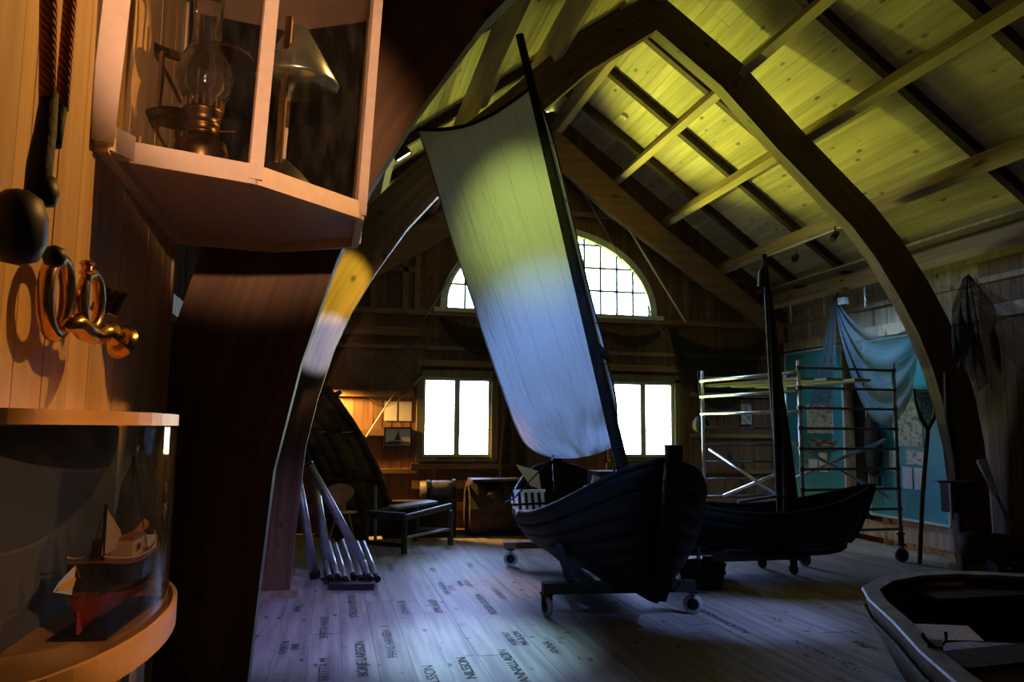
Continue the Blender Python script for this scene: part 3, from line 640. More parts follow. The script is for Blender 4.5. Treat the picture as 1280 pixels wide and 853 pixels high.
# ================================================================== BOATS
def caster(par, x, y, ztop, r=.075, rot=0, tyre='rubber'):
    c = MB().box((x, y, ztop-.012), (.09, .09, .02), rot).build('caster', 'iron', par)
    w_ = V((math.cos(rot), math.sin(rot), 0)); 
    for sg in (-1, 1): MB().beam(V((x, y, ztop-.02))+w_*.03*sg, V((x, y, r))+w_*.024*sg, .008, .05, w_).build('fork', 'iron', c)
    MB().lathe([(r*.62, -.019), (r*.9, -.019), (r, -.01), (r, .01), (r*.9, .019), (r*.62, .019)], (x, y, r), 22, w_, loop=True).build('tyre', tyre, c, True)
    MB().lathe([(.001, -.014), (r*.64, -.016), (r*.64, .016), (.001, .014)], (x, y, r), 16, w_).build('hub', 'iron', c)
    return c
class Hull:
    def __init__(s, B, S, hb, sheer, keel, full=.5, prow=.9): s.B = V((*B, 0)); s.S = V((*S, 0)); s.hb = hb; s.sheer = sheer; s.keel = keel; s.full = full; s.prow = prow; d = (s.S-s.B).normalized(); s.d = d; s.n = V((d.y, -d.x, 0))
    def zs(s, t): a, m, b = s.sheer; q = 2*t-1; return m+(a-m)*max(0, -q)**1.9+(b-m)*max(0, q)**2.1
    def zk(s, t): a, m, b = s.keel; q = 2*t-1; return m+(a-m)*max(0, -q)**4+(b-m)*max(0, q)**4
    def half(s, t): return s.hb*math.sin(PI*min(max(t, 0.0005), .9995))**s.full
    def pt(s, t, q, side, off=0):      # q: 0 keel .. 1 gunwale
        h = s.half(t); lat = h*(1-(1-q)**1.9); z = s.zk(t)+(s.zs(t)-s.zk(t))*q**1.5
        c = s.B+(s.S-s.B)*t
        rake = (1-q)*.16*((1-2*t)**5); c = c+s.d*rake*2
        return c+s.n*side*(lat+off)+V((0, 0, z))
def boat(h, root, mat, nst=7, seg=26):
    for side in (-1, 1):
        for k in range(nst):
            q0 = k/nst; q1 = (k+1)/nst+.03; q1 = min(q1, 1.0); b = MB(); rows = []
            for i in range(seg+1):
                t = i/seg
                rows.append([h.pt(t, q0, side, .012), h.pt(t, (q0+q1)/2, side, .007), h.pt(t, q1, side, 0)])
            b.grid(rows).build('strake', mat, root, True, solid=.016)
        g = MB(); g.tube([h.pt(i/seg, 1, side, .0)+V((0, 0, .005)) for i in range(seg+1)], .024, 8)
        g.build('gunwale', mat, root, True)
    kp = MB(); kp.tube([h.pt(i/seg, 0, 1)+V((0, 0, -.02)) for i in range(seg+1)], .035, 6); kp.build('keel', mat, root)
H1 = Hull((2.60, 5.78), (2.86, 9.95), .84, (1.36, .74, 1.16), (.24, .22, .40), .50)
b1 = thing('sailing_boat', 'tarred clinker rowing boat with a tall mast and pale sail on a trolley', 'boat', (2.7, 7.8, 0))
boat(H1, b1, 'hullm', 8)
def stem(h, t, top, root, mat, w_=.09):
    pts = [h.pt(t, q, 1) for q in (0, .2, .4, .6, .8, 1.0)]; out = -h.d if t < .5 else h.d
    b = MB()
    pts = [p+out*.03 for p in pts]+[h.pt(t, 1, 1)+out*.03+V((0, 0, top))]
    for a, c in zip(pts, pts[1:]): b.beam(a, c, w_, .12, h.n)
    return b.build('stem_post' if t < .5 else 'stern_post', mat, root)
stem(H1, 0, .12, b1, 'hullm', .085); stem(H1, 1, .1, b1, 'hullm')
for t, z in ((.3, .98), (.52, .72), (.72, .72)):
    a = H1.pt(t, .72, 1, -.11); c = H1.pt(t, .72, -1, -.11); z = max(a.z, .6)
    MB().beam((a.x, a.y, z), (c.x, c.y, z), .22, .03).build('thwart', 'thwart', b1)
for t in (.2, .34, .47, .6, .72, .83, .92):
    for side in (-1, 1): MB().tube([H1.pt(t, q, side, -.03) for q in (.1, .3, .5, .7, .85, .97)], .018, 6).build('rib', 'hullin', b1)
fb = MB(); L_ = []; R_ = []
for i in range(14): t = .1+.8*i/13; p = H1.pt(t, .28, 1); q = H1.pt(t, .28, -1); L_.append(p); R_.append(q)
fb.grid([[a, (a+b)/2, b] for a, b in zip(L_, R_)]).build('floor_boards', 'thwart', b1, solid=.02)
mf = V((2.70, 6.72, .75)); mt = V((1.436, 6.1, 4.93))
MB().tube([lerp(mf, mt, k/10) for k in range(11)], [.062-.028*k/10 for k in range(11)], 10).build('mast', 'mast', b1, True)
sl = [(0.682, 6.95, 4.339), (0.814, 6.93, 3.946), (0.969, 6.91, 3.423), (1.198, 6.89, 2.762), (1.424, 6.87, 2.109), (1.632, 6.85, 1.571), (1.754, 6.83, 1.414), (1.935, 6.81, 1.337)]
sr = [(1.622, 6.3, 4.58), (1.8, 6.36, 4.169), (1.936, 6.42, 3.726), (2.089, 6.48, 3.206), (2.242, 6.54, 2.68), (2.375, 6.6, 2.294), (2.493, 6.66, 1.83), (2.536, 6.72, 1.462)]
def polyat(P, u):
    u *= len(P)-1; i = min(int(u), len(P)-2); f_ = u-i
    p0 = V(P[max(i-1, 0)]); p1 = V(P[i]); p2 = V(P[i+1]); p3 = V(P[min(i+2, len(P)-1)])
    return .5*((2*p1)+(p2-p0)*f_+(2*p0-5*p1+4*p2-p3)*f_*f_+(3*p1-p0-3*p2+p3)*f_**3)
rows_ = []
for i in range(61):
    v_ = i/60; a = polyat(sl, v_); b = polyat(sr, v_); r_ = []
    for j in range(31):
        u = j/30; p = a*(1-u)+b*u
        bul = .10*math.sin(PI*u)*math.sin(PI*min(1, v_*1.1))
        wr_ = .007*math.sin(u*26+v_*9+2*math.sin(v_*14))*(.2+v_)+.045*math.sin(u*11-v_*26+1.5*math.sin(u*7+v_*11))*u*v_**2+.022*math.sin(u*31-v_*40)*u*v_**4
        p = p+V((-.2, -1, 0))*(bul*.6+wr_)
        p.z -= .10*math.sin(PI*u)*(1-v_)**6*1.4+.05*math.sin(PI*u)*v_**8
        r_.append(p)
    rows_.append(r_)
MB().grid(rows_).build('sail', 'sail', b1, True)
MB().tube([V(p)+V((0, .015, .01)) for p in rows_[0]], .022, 8).build('yard', 'mast', b1, True)
for e, r in ((0, .007), (-1, .009)): MB().tube([row[e] for row in rows_], r, 6).build('bolt_rope', 'rope' if e == 0 else 'tar', b1, True)
for v_ in (.04, .17, .32, .5, .62, .75, .88):
    p = polyat(sr, v_); k = min(max((p.z-mf.z)/(mt.z-mf.z), 0), 1); MB().tube([p, lerp(mf, mt, k)], .006, 5).build('lacing', 'rope', b1)
MB().tube([(1.95, 6.8, 1.36), (1.78, 7.6, .92), (1.75, 7.9, .84)], .008, 6).build('sheet_rope', 'tar', b1)
k_ = lerp(mf, mt, .13); MB().tube([k_, k_+V((-.06, -.05, .12)), k_+V((-.10, -.07, .20))], [.02, .014, .004], 6).build('cleat', 'mast', b1)
MB().tube([k_+V((0, 0, .05)), k_+V((-.09, -.05, -.06)), k_+V((-.05, -.05, -.22))], [.012, .01, .004], 6).build('cleat', 'mast', b1)
k_ = lerp(mf, mt, .38); MB().tube([k_, k_+V((.16, .02, -.12))], [.05, .03], 8).build('block', 'mast', b1)
MB().tube(ring(3.1, 6.3, .52, .035, .06, .01, .2), .008, 6).build('mooring_ring', 'iron', b1)
for t in (.56, .66): 
    p = H1.pt(t, 1, -1)+V((0, 0, .03)); MB().tube([p, p+V((0, 0, .07)), p+V((.03, .03, .11))], .012, 6).build('thole_pin', 'mast', b1)
# loose things in the boat
def onebox(name, label, cat, c, d, mat, rz=0, par=None, R=None):
    return tag(MB().box(c, d, rz, R).build(name, mat), label, cat)
tag(MB().sheet((2.33, 9.15, .92), (2.50, 9.28, .86), (2.48, 9.32, 1.08), (2.16, 9.2, 1.17), (0, .006, 0)).build('paper_sheet', 'white'), 'white sheet of paper propped in the stern of the sailing boat', 'paper')
cr = thing('slatted_crate', 'white slatted crate lying in the sailing boat near its stern quarter', 'crate', (2.0, 7.9, .6))
MB().box((2.02, 7.85, .76), (.34, .03, .02)).build('rim', 'white', cr)
for k in range(5): MB().beam((1.88+.07*k, 7.9, .72), (1.87+.07*k, 7.95, .95), .035, .012, (0, 1, 0)).build('slat', 'white', cr)
MB().box((2.02, 7.97, .95), (.34, .02, .03)).build('rim', 'white', cr)
tag(MB().tube([(1.70, 8.05, .80), (2.15, 7.6, .86), (2.6, 7.1, .93)], .013, 6).build('boathook', 'mast'), 'thin dark boathook laid across the gunwale of the sailing boat', 'pole')
tag(MB().beam((2.36, 7.0, .80), (2.44, 7.05, 1.16), .07, .03, (0, 1, 0)).build('timber_prop', 'palewood'), 'pale upright timber prop standing inside the sailing boat below the sail', 'timber')
onebox('wooden_box', 'dark wooden box standing in the sailing boat beside the mast', 'box', (2.62, 7.2, 1.08), (.34, .26, .24), 'dark', .1)
for k in range(3): tag(MB().beam((2.42+.01*k, 7.3+.06*k, .96+.035*k), (2.66, 7.45+.06*k, .97+.035*k), .03, .02).build('pale_lath', 'palewood'), ['lowest', 'middle', 'topmost'][k]+' of three pale laths stacked behind the mast in the boat', 'lath', 'laths in the sailing boat')
onebox('folded_cloth', 'white folded cloth lying on the bow of the sailing boat beside the stem', 'cloth', (2.62, 6.25, 1.12), (.2, .22, .06), 'white', .3)
# trolley 1
t1 = thing('boat_trolley', 'dark timber trolley on casters under the sailing boat', 'trolley', (2.6, 7.8, 0))
MB().beam((1.80, 6.62, .24), (3.14, 6.48, .24), .12, .09).build('cross_beam', 'dark', t1)
MB().beam((2.0, 9.08, .24), (3.3, 8.95, .24), .12, .07).build('cross_beam', 'rail', t1)
MB().beam((2.5, 6.6, .24), (2.68, 9.0, .24), .10, .08).build('spine', 'dark', t1)
for a, b in [((2.05, 6.6, .28), (2.02, 6.9, .55)), ((2.3, 6.58, .22), (2.0, 7.1, .5)), ((2.95, 6.5, .28), (3.0, 6.8, .5))]: MB().beam(a, b, .05, .06).build('brace', 'dark', t1)
for x, y, q_ in ((1.84, 6.62, .25), (3.12, 6.47, 1.1), (2.08, 9.07, 1.2), (3.22, 8.96, .5)): caster(t1, x, y, .205, .084, q_)
# boat 2
H2 = Hull((6.02, 7.88), (3.4, 8.45), .55, (.98, .70, .95), (.36, .24, .36), .6)
b2 = thing('rowing_boat', 'low black rowing boat with a wrapped spar in front of the scaffold', 'boat', (4.8, 8.1, 0))
boat(H2, b2, 'hullm', 6); stem(H2, 0, .02, b2, 'hullm', .06); stem(H2, 1, .02, b2, 'hullm', .06)
for t in (.3, .55, .78):
    a = H2.pt(t, .8, 1, -.09); c = H2.pt(t, .8, -1, -.09); MB().beam(a, c, .18, .025).build('thwart', 'thwart', b2)
fb = MB(); fb.grid([[H2.pt(.1+.8*i/10, .35, 1), H2.pt(.1+.8*i/10, .35, -1)] for i in range(11)]).build('floor_boards', 'hullin', b2, solid=.02)
P0 = V((5.13, 8.1, .42)); P1 = V((4.87, 8.06, 3.66))
MB().tube([lerp(P0, P1, k/8) for k in range(9)], [.05, .05, .048, .046, .045, .045, .04, .035, .03], 10).build('spar', 'mast', b2, True)
for k in range(5):
    a = k*1.3; pts = []
    for i in range(13): u = i/12; pts.append(lerp(P0, P1, .06+.8*u)+V((.055*math.cos(a+u*2)*(1.5-u), .055*math.sin(a+u*2)*(1.5-u), 0)))
    MB().tube(pts, [.02+.03*(1-i/12) for i in range(13)], 7).build('sail_fold', 'dark' if k % 2 else 'mast', b2, True)
MB().tube([lerp(P0, P1, .88)+V((-.07, 0, 0)), lerp(P0, P1, .93)+V((-.06, -.03, 0)), lerp(P0, P1, .97)+V((0, -.05, 0))], [.05, .05, .03], 8).build('head_lashing', 'tar', b2, True)
MB().beam((4.45, 8.05, .80), (5.0, 8.1, .86), .05, .03).build('oar', 'dull', b2)
t2 = thing('boat_trolley', 'low plank trolley on casters under the black rowing boat', 'trolley', (4.6, 8.1, 0))
for y, x0, x1 in ((7.98, 4.0, 5.15), (8.42, 3.8, 5.0)): MB().beam((x0, y, .20), (x1, y-.02, .20), .12, .05).build('side_beam', 'dark', t2)
MB().beam((4.2, 7.95, .245), (4.2, 8.45, .245), .14, .05).build('bearer', 'dark', t2); MB().beam((4.9, 7.95, .245), (4.9, 8.4, .245), .14, .05).build('bearer', 'dark', t2)
for x, y in ((4.08, 7.98), (5.08, 7.98), (3.9, 8.42), (4.95, 8.42)): caster(t2, x, y, .178, .06, random.uniform(-.4, .4), 'iron')
tk = thing('dark_tub', 'low dark tub on the floor between the two boats', 'tub', (3.75, 7.4, 0))
MB().lathe([(.2, .0), (.24, .22), (.25, .24), (.22, .23), (.18, .03)], (3.75, 7.55, 0), 20).build('staves', 'dark', tk); MB().lathe([(.232, .14), (.24, .14), (.242, .17), (.235, .17)], (3.75, 7.55, 0), 20).build('hoop', 'iron', tk)
# dinghy, bottom right
dg = thing('pram_dinghy', 'worn grey pram dinghy with a wide gunwale and brown inside', 'boat', (4.0, 3.6, 0))
def dz(y): return .50
left = [(3.664, 4.90), (3.45, 4.55), (3.2, 4.02), (2.9, 3.45), (2.70, 3.0), (2.55, 2.45), (2.55, 1.8)]
right = [(5.3, 5.06), (5.35, 4.6), (5.3, 4.0), (5.2, 3.4), (5.05, 2.9), (4.9, 2.4), (4.75, 1.8)]
tr_ = [(3.664, 4.90), (4.0, 5.17), (4.4, 5.33), (4.75, 5.33), (5.05, 5.22), (5.3, 5.06)]
def inset(P, c, k): return [V((p[0], p[1], 0)).lerp(V((*c, 0)), k) for p in P]
cx_ = (4.1, 3.6)
def wallstrip(P, name, mat, k0, z0, k1, z1, par):
    rows = [[V((p.x, p.y, z0)) for p in inset(P, cx_, k0)], [V((p.x, p.y, (z0+z1)/2)) for p in inset(P, cx_, (k0+k1)/2)], [V((p.x, p.y, z1)) for p in inset(P, cx_, k1)]]
    return MB().grid(rows).build(name, mat, par, True, solid=.012)
for nm, P in (('side', left), ('transom', tr_), ('side', right)):
    wallstrip(P, nm+'_upper_plank', 'dinghy', .0, .50, .03, .37, dg); wallstrip(P, nm+'_lower_plank', 'dinghy', -.005, .39, .16, .06, dg)
    wallstrip(P, nm+'_lining', 'dinghyin', .065, .485, .20, .10, dg)
    q = inset(P, cx_, .0); r_ = inset(P, cx_, .085)
    MB().grid([[V((p.x, p.y, .505)) for p in q], [V((p.x, p.y, .508)) for p in r_]]).build(nm+'_gunwale', 'dinghy', dg, solid=.025)
    MB().tube([V((p.x, p.y, .502)) for p in inset(P, cx_, -.004)], .013, 6).build(nm+'_rubbing_strip', 'thwart', dg)
    MB().tube([V((p.x, p.y, .385)) for p in inset(P, cx_, -.008)], .011, 6).build(nm+'_strake_edge', 'dinghy', dg)
bt = inset(left, cx_, .16); bt2 = inset(right, cx_, .16)
MB().grid([[V((a.x, a.y, .07)), V((b.x, b.y, .07))] for a, b in zip(bt, bt2)]).build('bottom', 'dinghyin', dg, solid=.02)
MB().beam((3.16, 3.60, .40), (5.1, 3.75, .40), .28, .03).build('thwart', 'dinghyin', dg)
MB().beam((4.2, 4.95, .42), (5.0, 4.95, .42), .30, .03).build('stern_seat', 'dinghyin', dg)
MB().box((4.7, 5.19, .36), (.6, .03, .2), -.05).build('transom_knee', 'chair', dg)
p = V((3.03, 3.52, .52)); MB().tube([p+V((.07*math.cos(a), .02*math.sin(a), .06+.06*math.sin(a))) for a in [PI+PI*k/10 for k in range(11)]], .009, 6).build('oarlock', 'iron', dg)
MB().box(p+V((0, 0, -.005)), (.14, .07, .03), .9).build('oarlock_block', 'iron', dg)
pp_ = MB().sheet((3.344, 3.947, .419), (3.646, 3.854, .419), (3.830, 4.165, .419), (3.506, 4.288, .419), (0, 0, .003))
tag(pp_.build('paper_note', printed('dinghy_note', (.62, .45, .33), (.2, .12, .08), 9)), 'printed paper note lying on the thwart of the dinghy', 'paper')

# ================================================================== SCAFFOLD
sf = thing('scaffold_tower', 'galvanised tube scaffold tower on casters in front of the teal panels', 'scaffold', (6.1, 9.5, 0))
ax = V((-.134, .99, 0)); A0 = V((5.53, 8.45, 0)); A1 = V((6.90, 8.49, 0)); LF = 2.03
posts = [A0, A1, A0+ax*LF, A1+ax*LF]
for i, p in enumerate(posts):
    MB().tube([p+V((0, 0, .30)), p+V((0, 0, 2.46))], .024, 10).build('post', 'steel' if i != 1 else 'dull', sf, True)
    MB().tube([p+V((0, 0, .20)), p+V((0, 0, .36))], .035, 8).build('adjuster', 'iron', sf)
    MB().tube([p+V((-.06, 0, .34)), p+V((.06, 0, .34))], .01, 6).build('adjuster_handle', 'iron', sf)
    caster(sf, p.x, p.y, .22, .085, .3+i, 'dull')
for k in range(9):
    z = .40+.246*k
    for i, (a, b) in enumerate(((posts[0], posts[1]), (posts[2], posts[3]))):
        MB().tube([a+V((0, 0, z)), b+V((0, 0, z))], .017, 8).build('rung', 'dull', sf, True)
        if i == 0:
            for e in (a, b): MB().lathe([(.032, -.025), (.032, .025)], e+V((0, 0, z)), 10).build('coupler', 'dull', sf)
for z in (2.31, 2.08, 1.83):
    a = posts[0]+V((0, 0, z)); b = posts[2]+V((0, 0, z)); MB().tube([a+V((-.03, 0, 0)), b+V((-.03, 0, 0))], .024, 8).build('rail', 'steel', sf, True)
BR = [((5.27, 10.3, 1.325), (5.411, 8.75, 0.781)), ((5.161, 9.7, 0.723), (5.796, 8.72, 1.222)), ((5.451, 8.55, 1.461), (6.829, 8.6, 0.778)), ((5.557, 8.62, 1.023), (6.879, 8.66, 1.495))]
for a, b in BR: MB().tube([V(a), V(b)], .022, 8).build('brace', 'steel', sf, True)
for k in range(3):
    o_ = (posts[1]-posts[0])*(.1+.3*k); MB().beam(posts[0]+o_+ax*.05+V((0, 0, 2.24)), posts[2]+o_-ax*.05+V((0, 0, 2.24)), .26, .035).build('platform_board', 'yellowslat', sf)

# ================================================================== LEFT: PIPES, CHAIR, BENCH, OLD HULL
pipes = [((.44, 8.62, .03), (-.24, 8.5, 1.22), 'longest grey tube leaning on the arch leg, foot nearest the bench'), ((.02, 8.74, .03), (-.19, 8.78, 1.10), 'grey tube leaning on the arch leg, middle of the three'), ((-.13, 8.66, .03), (-.33, 8.42, 1.03), 'grey tube leaning closest along the arch leg')]
for a, b, lb in pipes:
    t = thing('scaffold_tube', lb, 'tube', a, 'loose scaffold tubes')
    MB().tube([a, b], .046, 12).build('tube', 'alu', t, True)
    MB().tube([lerp(a, b, -.01), lerp(a, b, .05)], .058, 10).build('foot_clamp', 'iron', t); MB().tube([lerp(a, b, .985), lerp(a, b, 1.0)], .05, 10).build('end_ring', 'iron', t)
for k in range(7):
    a = V((.03+.078*k, 8.28-.05*(k % 3), .05+.02*(k % 2))); b = a+V((-.12, .9, .24))
    t = thing('short_tube', ['first', 'second', 'third', 'fourth', 'fifth', 'sixth', 'last'][k]+' short steel tube in the floor bundle, counted from the arch leg', 'tube', a, 'bundle of short tubes on the floor')
    MB().tube([a, b], .03, 10).build('tube', 'alu', t, True); MB().tube([lerp(a, b, -.005), lerp(a, b, .07)], .038, 8).build('end_clamp', 'iron', t)
tag(MB().beam((.02, 8.12, .035), (.46, 8.06, .035), .16, .05).build('bearer_block', 'dark'), 'dark timber block under the front ends of the short tubes', 'block')
# plywood chair
ch = thing('plywood_chair', 'small plywood shell chair on thin steel legs beside the old hull', 'chair', (.13, 10.95, 0))
cc = V((.13, 10.95, 0))
bk = []
for k in range(20):
    a = 2*PI*k/20; x = .20*math.cos(a); z = .70+.125*math.sin(a); bk.append((x, z))
m_ = MB(); rows = []
outl = [(.09, .44), (.085, .50), (.07, .555), (.12, .60), (.185, .66), (.195, .71), (.175, .765), (.11, .805), (.02, .815)]
for wd, z in outl: rows.append([cc+V((wd*j/4, .17+.10*(z-.44)+.06*(1-(j/4)**2)*0+.03*(1-abs(j/4)), z)) for j in range(-4, 5)])
m_.grid(rows).build('backrest', 'chair', ch, True, solid=.012, sub=1)
m_ = MB(); m_.lathe([(.001, 0), (.12, .0), (.19, .008), (.2, .012)], cc+V((.04, 0, .44)), 20, None, 1.0, .95).build('seat', 'chair', ch, True, solid=.012)
for sx, sy in ((-1, -1), (1, -1), (-1, 1), (1, 1)): MB().tube([cc+V((.04+sx*.08, sy*.08, .43)), cc+V((.04+sx*.19, sy*.19, 0))], .008, 6).build('leg', 'steel', ch)
# bench frame
bn = thing('bench_frame', 'low wooden frame on four legs standing on the plank floor', 'bench', (1.05, 10.7, 0))
fa, fb_, fc, fd = V((.472, 10.57, 0)), V((.936, 10.158, 0)), V((1.20, 11.25, 0)), V((1.625, 10.80, 0))
for p in (fa, fb_, fc, fd): MB().beam(p, p+V((0, 0, .47)), .055, .055, (.7, .7, 0)).build('leg', 'hullin', bn)
MB().beam(fa+V((0, 0, .46)), fb_+V((0, 0, .46)), .05, .10).build('rail', 'hullin', bn); MB().beam(fb_+V((0, 0, .45)), fd+V((0, 0, .53)), .05, .07).build('rail', 'hullin', bn)
MB().beam(fa+V((0, 0, .45)), fc+V((0, 0, .52)), .05, .07).build('rail', 'hullin', bn); MB().beam(fc+V((0, 0, .18)), fd+V((0, 0, .20)), .03, .04).build('stretcher', 'thwart', bn)
MB().beam(fa+V((0, 0, .1)), fb_+V((0, 0, .1)), .04, .05).build('stretcher', 'dark', bn); MB().beam(fb_+V((0, 0, .2)), fd+V((0, 0, .22)), .03, .03).build('stretcher', 'thwart', bn)
MB().beam(fa+V((.35, .25, .515)), fd+V((-.22, .22, .57)), .30, .03).build('seat_board', 'thwart', bn)
tag(MB().tube([(.62, 11.0, .0), (.60, 10.98, .80)], .022, 7).build('wooden_stake', 'thwart'), 'thin grey wooden stake standing behind the bench frame', 'stake')
# old hull leaning at the wall
oh = thing('old_hull_half', 'dark weathered half of an old plank hull leaning on the back wall', 'hull', (.2, 11.5, 0))
E0 = V((1.0, 11.65, .0)); E1 = V((-.12, 11.8, 2.18))
def ohp(u, v_):   # u: along the leaning edge, v: round the bilge to the wall
    e = lerp(E0, E1, u); e = e+V((.10*math.sin(PI*u), 0, .10*math.sin(PI*u)))
    a = v_*1.5; R = .95
    return e+V((-R*math.sin(a), -.35*math.sin(a*1.3)+.1*v_, -.25*R*(1-math.cos(a))*0))
for i in range(6):
    for j in range(3):
        
        v0 = i/6; v1 = (i+1.04)/6; u0 = [0, .36, .66][j]+.02*(i % 2); u1 = [.355, .655, 1.0][j]+.02*(i % 2); u1 = min(u1, 1.0)
        rows = [[ohp(u0+(u1-u0)*k/4, v0+(v1-v0)*q/2)+V((0, -.012*(i % 2), 0)) for q in range(3)] for k in range(5)]
        for r_ in rows:
            for p in r_: p.z = max(p.z, .0)
        MB().grid(rows).build('plank', 'oldhull', oh, True, solid=.03)
MB().tube([ohp(k/8, 0)+V((.0, -.02, 0)) for k in range(9)], .06, 7).build('keel', 'oldhull', oh, True)
for u in (.35, .67): MB().tube([ohp(u, v_/8)+V((0, -.035, 0)) for v_ in range(9)], .025, 6).build('frame_rib', 'dark', oh)
MB().tube([ohp(.93, .0)+V((.02, -.05, 0)), ohp(.93, .0)+V((.12, -.08, .06))], [.05, .03], 7).build('iron_fitting', 'iron', oh)
tag(MB().tube([(.50, 12.1, 1.45), (.93, 12.12, 2.15)], .012, 6).build('pale_stick', 'palewood'), 'thin pale stick leaning on the back wall beside the pinned pages', 'stick')
# keg and log at the back wall
kg = thing('wooden_keg', 'small dark keg lying on its side on a plank by the back wall', 'keg', (1.62, 11.75, .52))
MB().tube([(1.30, 11.78, .67), (1.5, 11.76, .67), (1.68, 11.75, .672), (1.84, 11.74, .675)], [.13, .142, .142, .13], 16).build('staves', 'hullin', kg, True)
for x in (1.40, 1.78): MB().tube([(x, 11.77-(x-1.4)*.1, .675+(x-1.4)*.03), (x+.05, 11.765-(x-1.4)*.1, .677+(x-1.4)*.03)], .15, 16).build('hoop', 'iron', kg)
tag(MB().box((1.35, 11.75, .26), (.95, .34, .52)).build('plank_chest', 'dark'), 'low dark chest against the back wall under the keg', 'chest')
lg = thing('hewn_log', 'big rough hewn dark log block lying by the back wall under the window', 'log', (2.5, 11.7, 0))
lb = MB(); rows = []
for i in range(9):
    x = 2.0+1.0*i/8; row = []
    for k in range(12): a = 2*PI*k/12; r = .40*(1+.10*math.sin(3.1*k+i*1.7)+.05*math.sin(i*2.3)); row.append(V((x, 11.7+.8*r*math.cos(a), .42+r*math.sin(a))))
    rows.append(row+[row[0]])
lb.grid(rows); lb.f.append(list(range(12))); lb.f.append([8*13+k for k in range(12)][::-1])
lb.build('trunk', 'oldhull', lg); MB().box((2.5, 11.62, .83), (.95, .4, .035), .03).build('split_face', 'hullin', lg)
tag(MB().box((1.1, 11.95, .03), (2.6, .25, .06)).build('floor_timber', 'rail'), 'long reddish timber lying on the floor along the back wall', 'timber')
# pages and picture on the back wall
for k, x in enumerate((.775, 1.0)):
    tag(MB().sheet((x, YB-.008, 1.70), (x+.195, YB-.008, 1.70), (x+.195, YB-.008, 2.0), (x, YB-.008, 2.0), (0, .004, 0)).build('pinned_page', 'paper'), ['typed white page pinned left of its twin above the framed picture', 'typed white page pinned right of its twin, nearer the window'][k], 'page', 'pages on the back wall')
fp = thing('framed_picture', 'small dark framed print of a sailing boat on the back wall', 'picture', (.985, YB-.1, 1.3))
m_ = MB()
for c, d in [((.985, YB-.09, 1.59), (.43, .03, .025)), ((.985, YB-.09, 1.31), (.43, .03, .025)), ((.782, YB-.09, 1.45), (.025, .03, .28)), ((1.188, YB-.09, 1.45), (.025, .03, .28))]: m_.box(c, d)
m_.build('frame', 'iron', fp)
pr = MB().sheet((.79, YB-.085, 1.32), (1.18, YB-.085, 1.32), (1.18, YB-.085, 1.58), (.79, YB-.085, 1.58), (0, .01, 0)).build('print', 'white', fp)
MB().prism([(.93, YB-.087, 1.40), (1.03, YB-.087, 1.40), (.99, YB-.087, 1.55)], (0, .001, 0)).build('printed_sail', 'backpanel', pr)
MB().prism([(.80, YB-.087, 1.33), (1.17, YB-.087, 1.33), (1.17, YB-.087, 1.38), (.9, YB-.087, 1.39), (.80, YB-.087, 1.37)], (0, .001, 0)).build('printed_sea', 'backpanel', pr)
# glass float, card
ff = thing('glass_float', 'dark glass net float hanging on a cord at the back wall left of the scaffold', 'float', (5.93, 12.0, 1.7))
MB().lathe([(0, -.15), (.08, -.125), (.13, -.07), (.145, 0), (.13, .07), (.08, .125), (0, .15)], (5.90, 11.8, 1.68), 16).build('float_ball', 'black', ff, True)
MB().tube([(5.90, 11.8, 1.83), (5.95, 12.0, 2.6)], .012, 6).build('cord', 'rope', ff)
m_ = MB()
for k in range(4): a = PI*k/4; m_.tube([(5.90+.147*math.cos(a)*math.cos(b), 11.8+.147*math.sin(a)*math.cos(b), 1.68+.152*math.sin(b)) for b in [2*PI*i/16 for i in range(17)]], .006, 5)
m_.build('lashing', 'rope', ff)
tag(MB().sheet((6.83, YB-.08, 1.7), (7.03, YB-.08, 1.7), (7.03, YB-.08, 2.05), (6.83, YB-.08, 2.05), (0, .004, 0)).build('wall_card', 'land'), 'pale card pinned on the back wall behind the scaffold rails', 'card')

# ================================================================== RIGHT WALL: PANELS, PRINTS
def panel(y0, y1, z0, z1, label):
    t = thing('exhibition_panel', label, 'panel', (7.66, (y0+y1)/2, z0))
    n = max(1, round((y1-y0)/.75))
    for k in range(n):
        a = y0+(y1-y0)*k/n; b = y0+(y1-y0)*(k+1)/n; MB().box((7.675, (a+b)/2, (z0+z1)/2), (.02, b-a-.004, z1-z0)).build('board', 'teal', t)
    for c, d in [((7.665, (y0+y1)/2, z0), (.035, y1-y0, .03)), ((7.665, (y0+y1)/2, z1), (.035, y1-y0, .03)), ((7.665, y0, (z0+z1)/2), (.035, .03, z1-z0)), ((7.665, y1, (z0+z1)/2), (.035, .03, z1-z0))]: MB().box(c, d).build('edge_trim', 'tealtrim', t)
panel(10.56, 12.1, .42, 2.92, 'teal exhibition panel beyond the doorway by the back corner')
panel(8.52, 10.02, .41, 2.92, 'teal exhibition panel between the doorway and the arch leg')
def wallprint(name, label, cat, y0, y1, z0, z1, mat, group=None):
    tag(MB().sheet((7.655, y1, z0), (7.655, y0, z0), (7.655, y0, z1), (7.655, y1, z1), (.006, 0, 0)).build(name, mat), label, cat, group)
wallprint('sketch_poster', 'large white sketch poster on the far teal panel', 'poster', 10.82, 11.51, 1.56, 2.05, 'sketch')
wallprint('photo_strip', 'strip of dark old photographs below the sketch poster', 'photograph', 10.74, 11.48, 1.29, 1.46, 'photo')
wallprint('text_page', 'typed page at the back end below the photo strip', 'page', 11.27, 11.5, .95, 1.14, 'paper', 'pages on the far panel'); wallprint('text_page', 'typed page under the photo strip, nearer the doorway', 'page', 11.0, 11.21, .95, 1.25, 'paper', 'pages on the far panel')
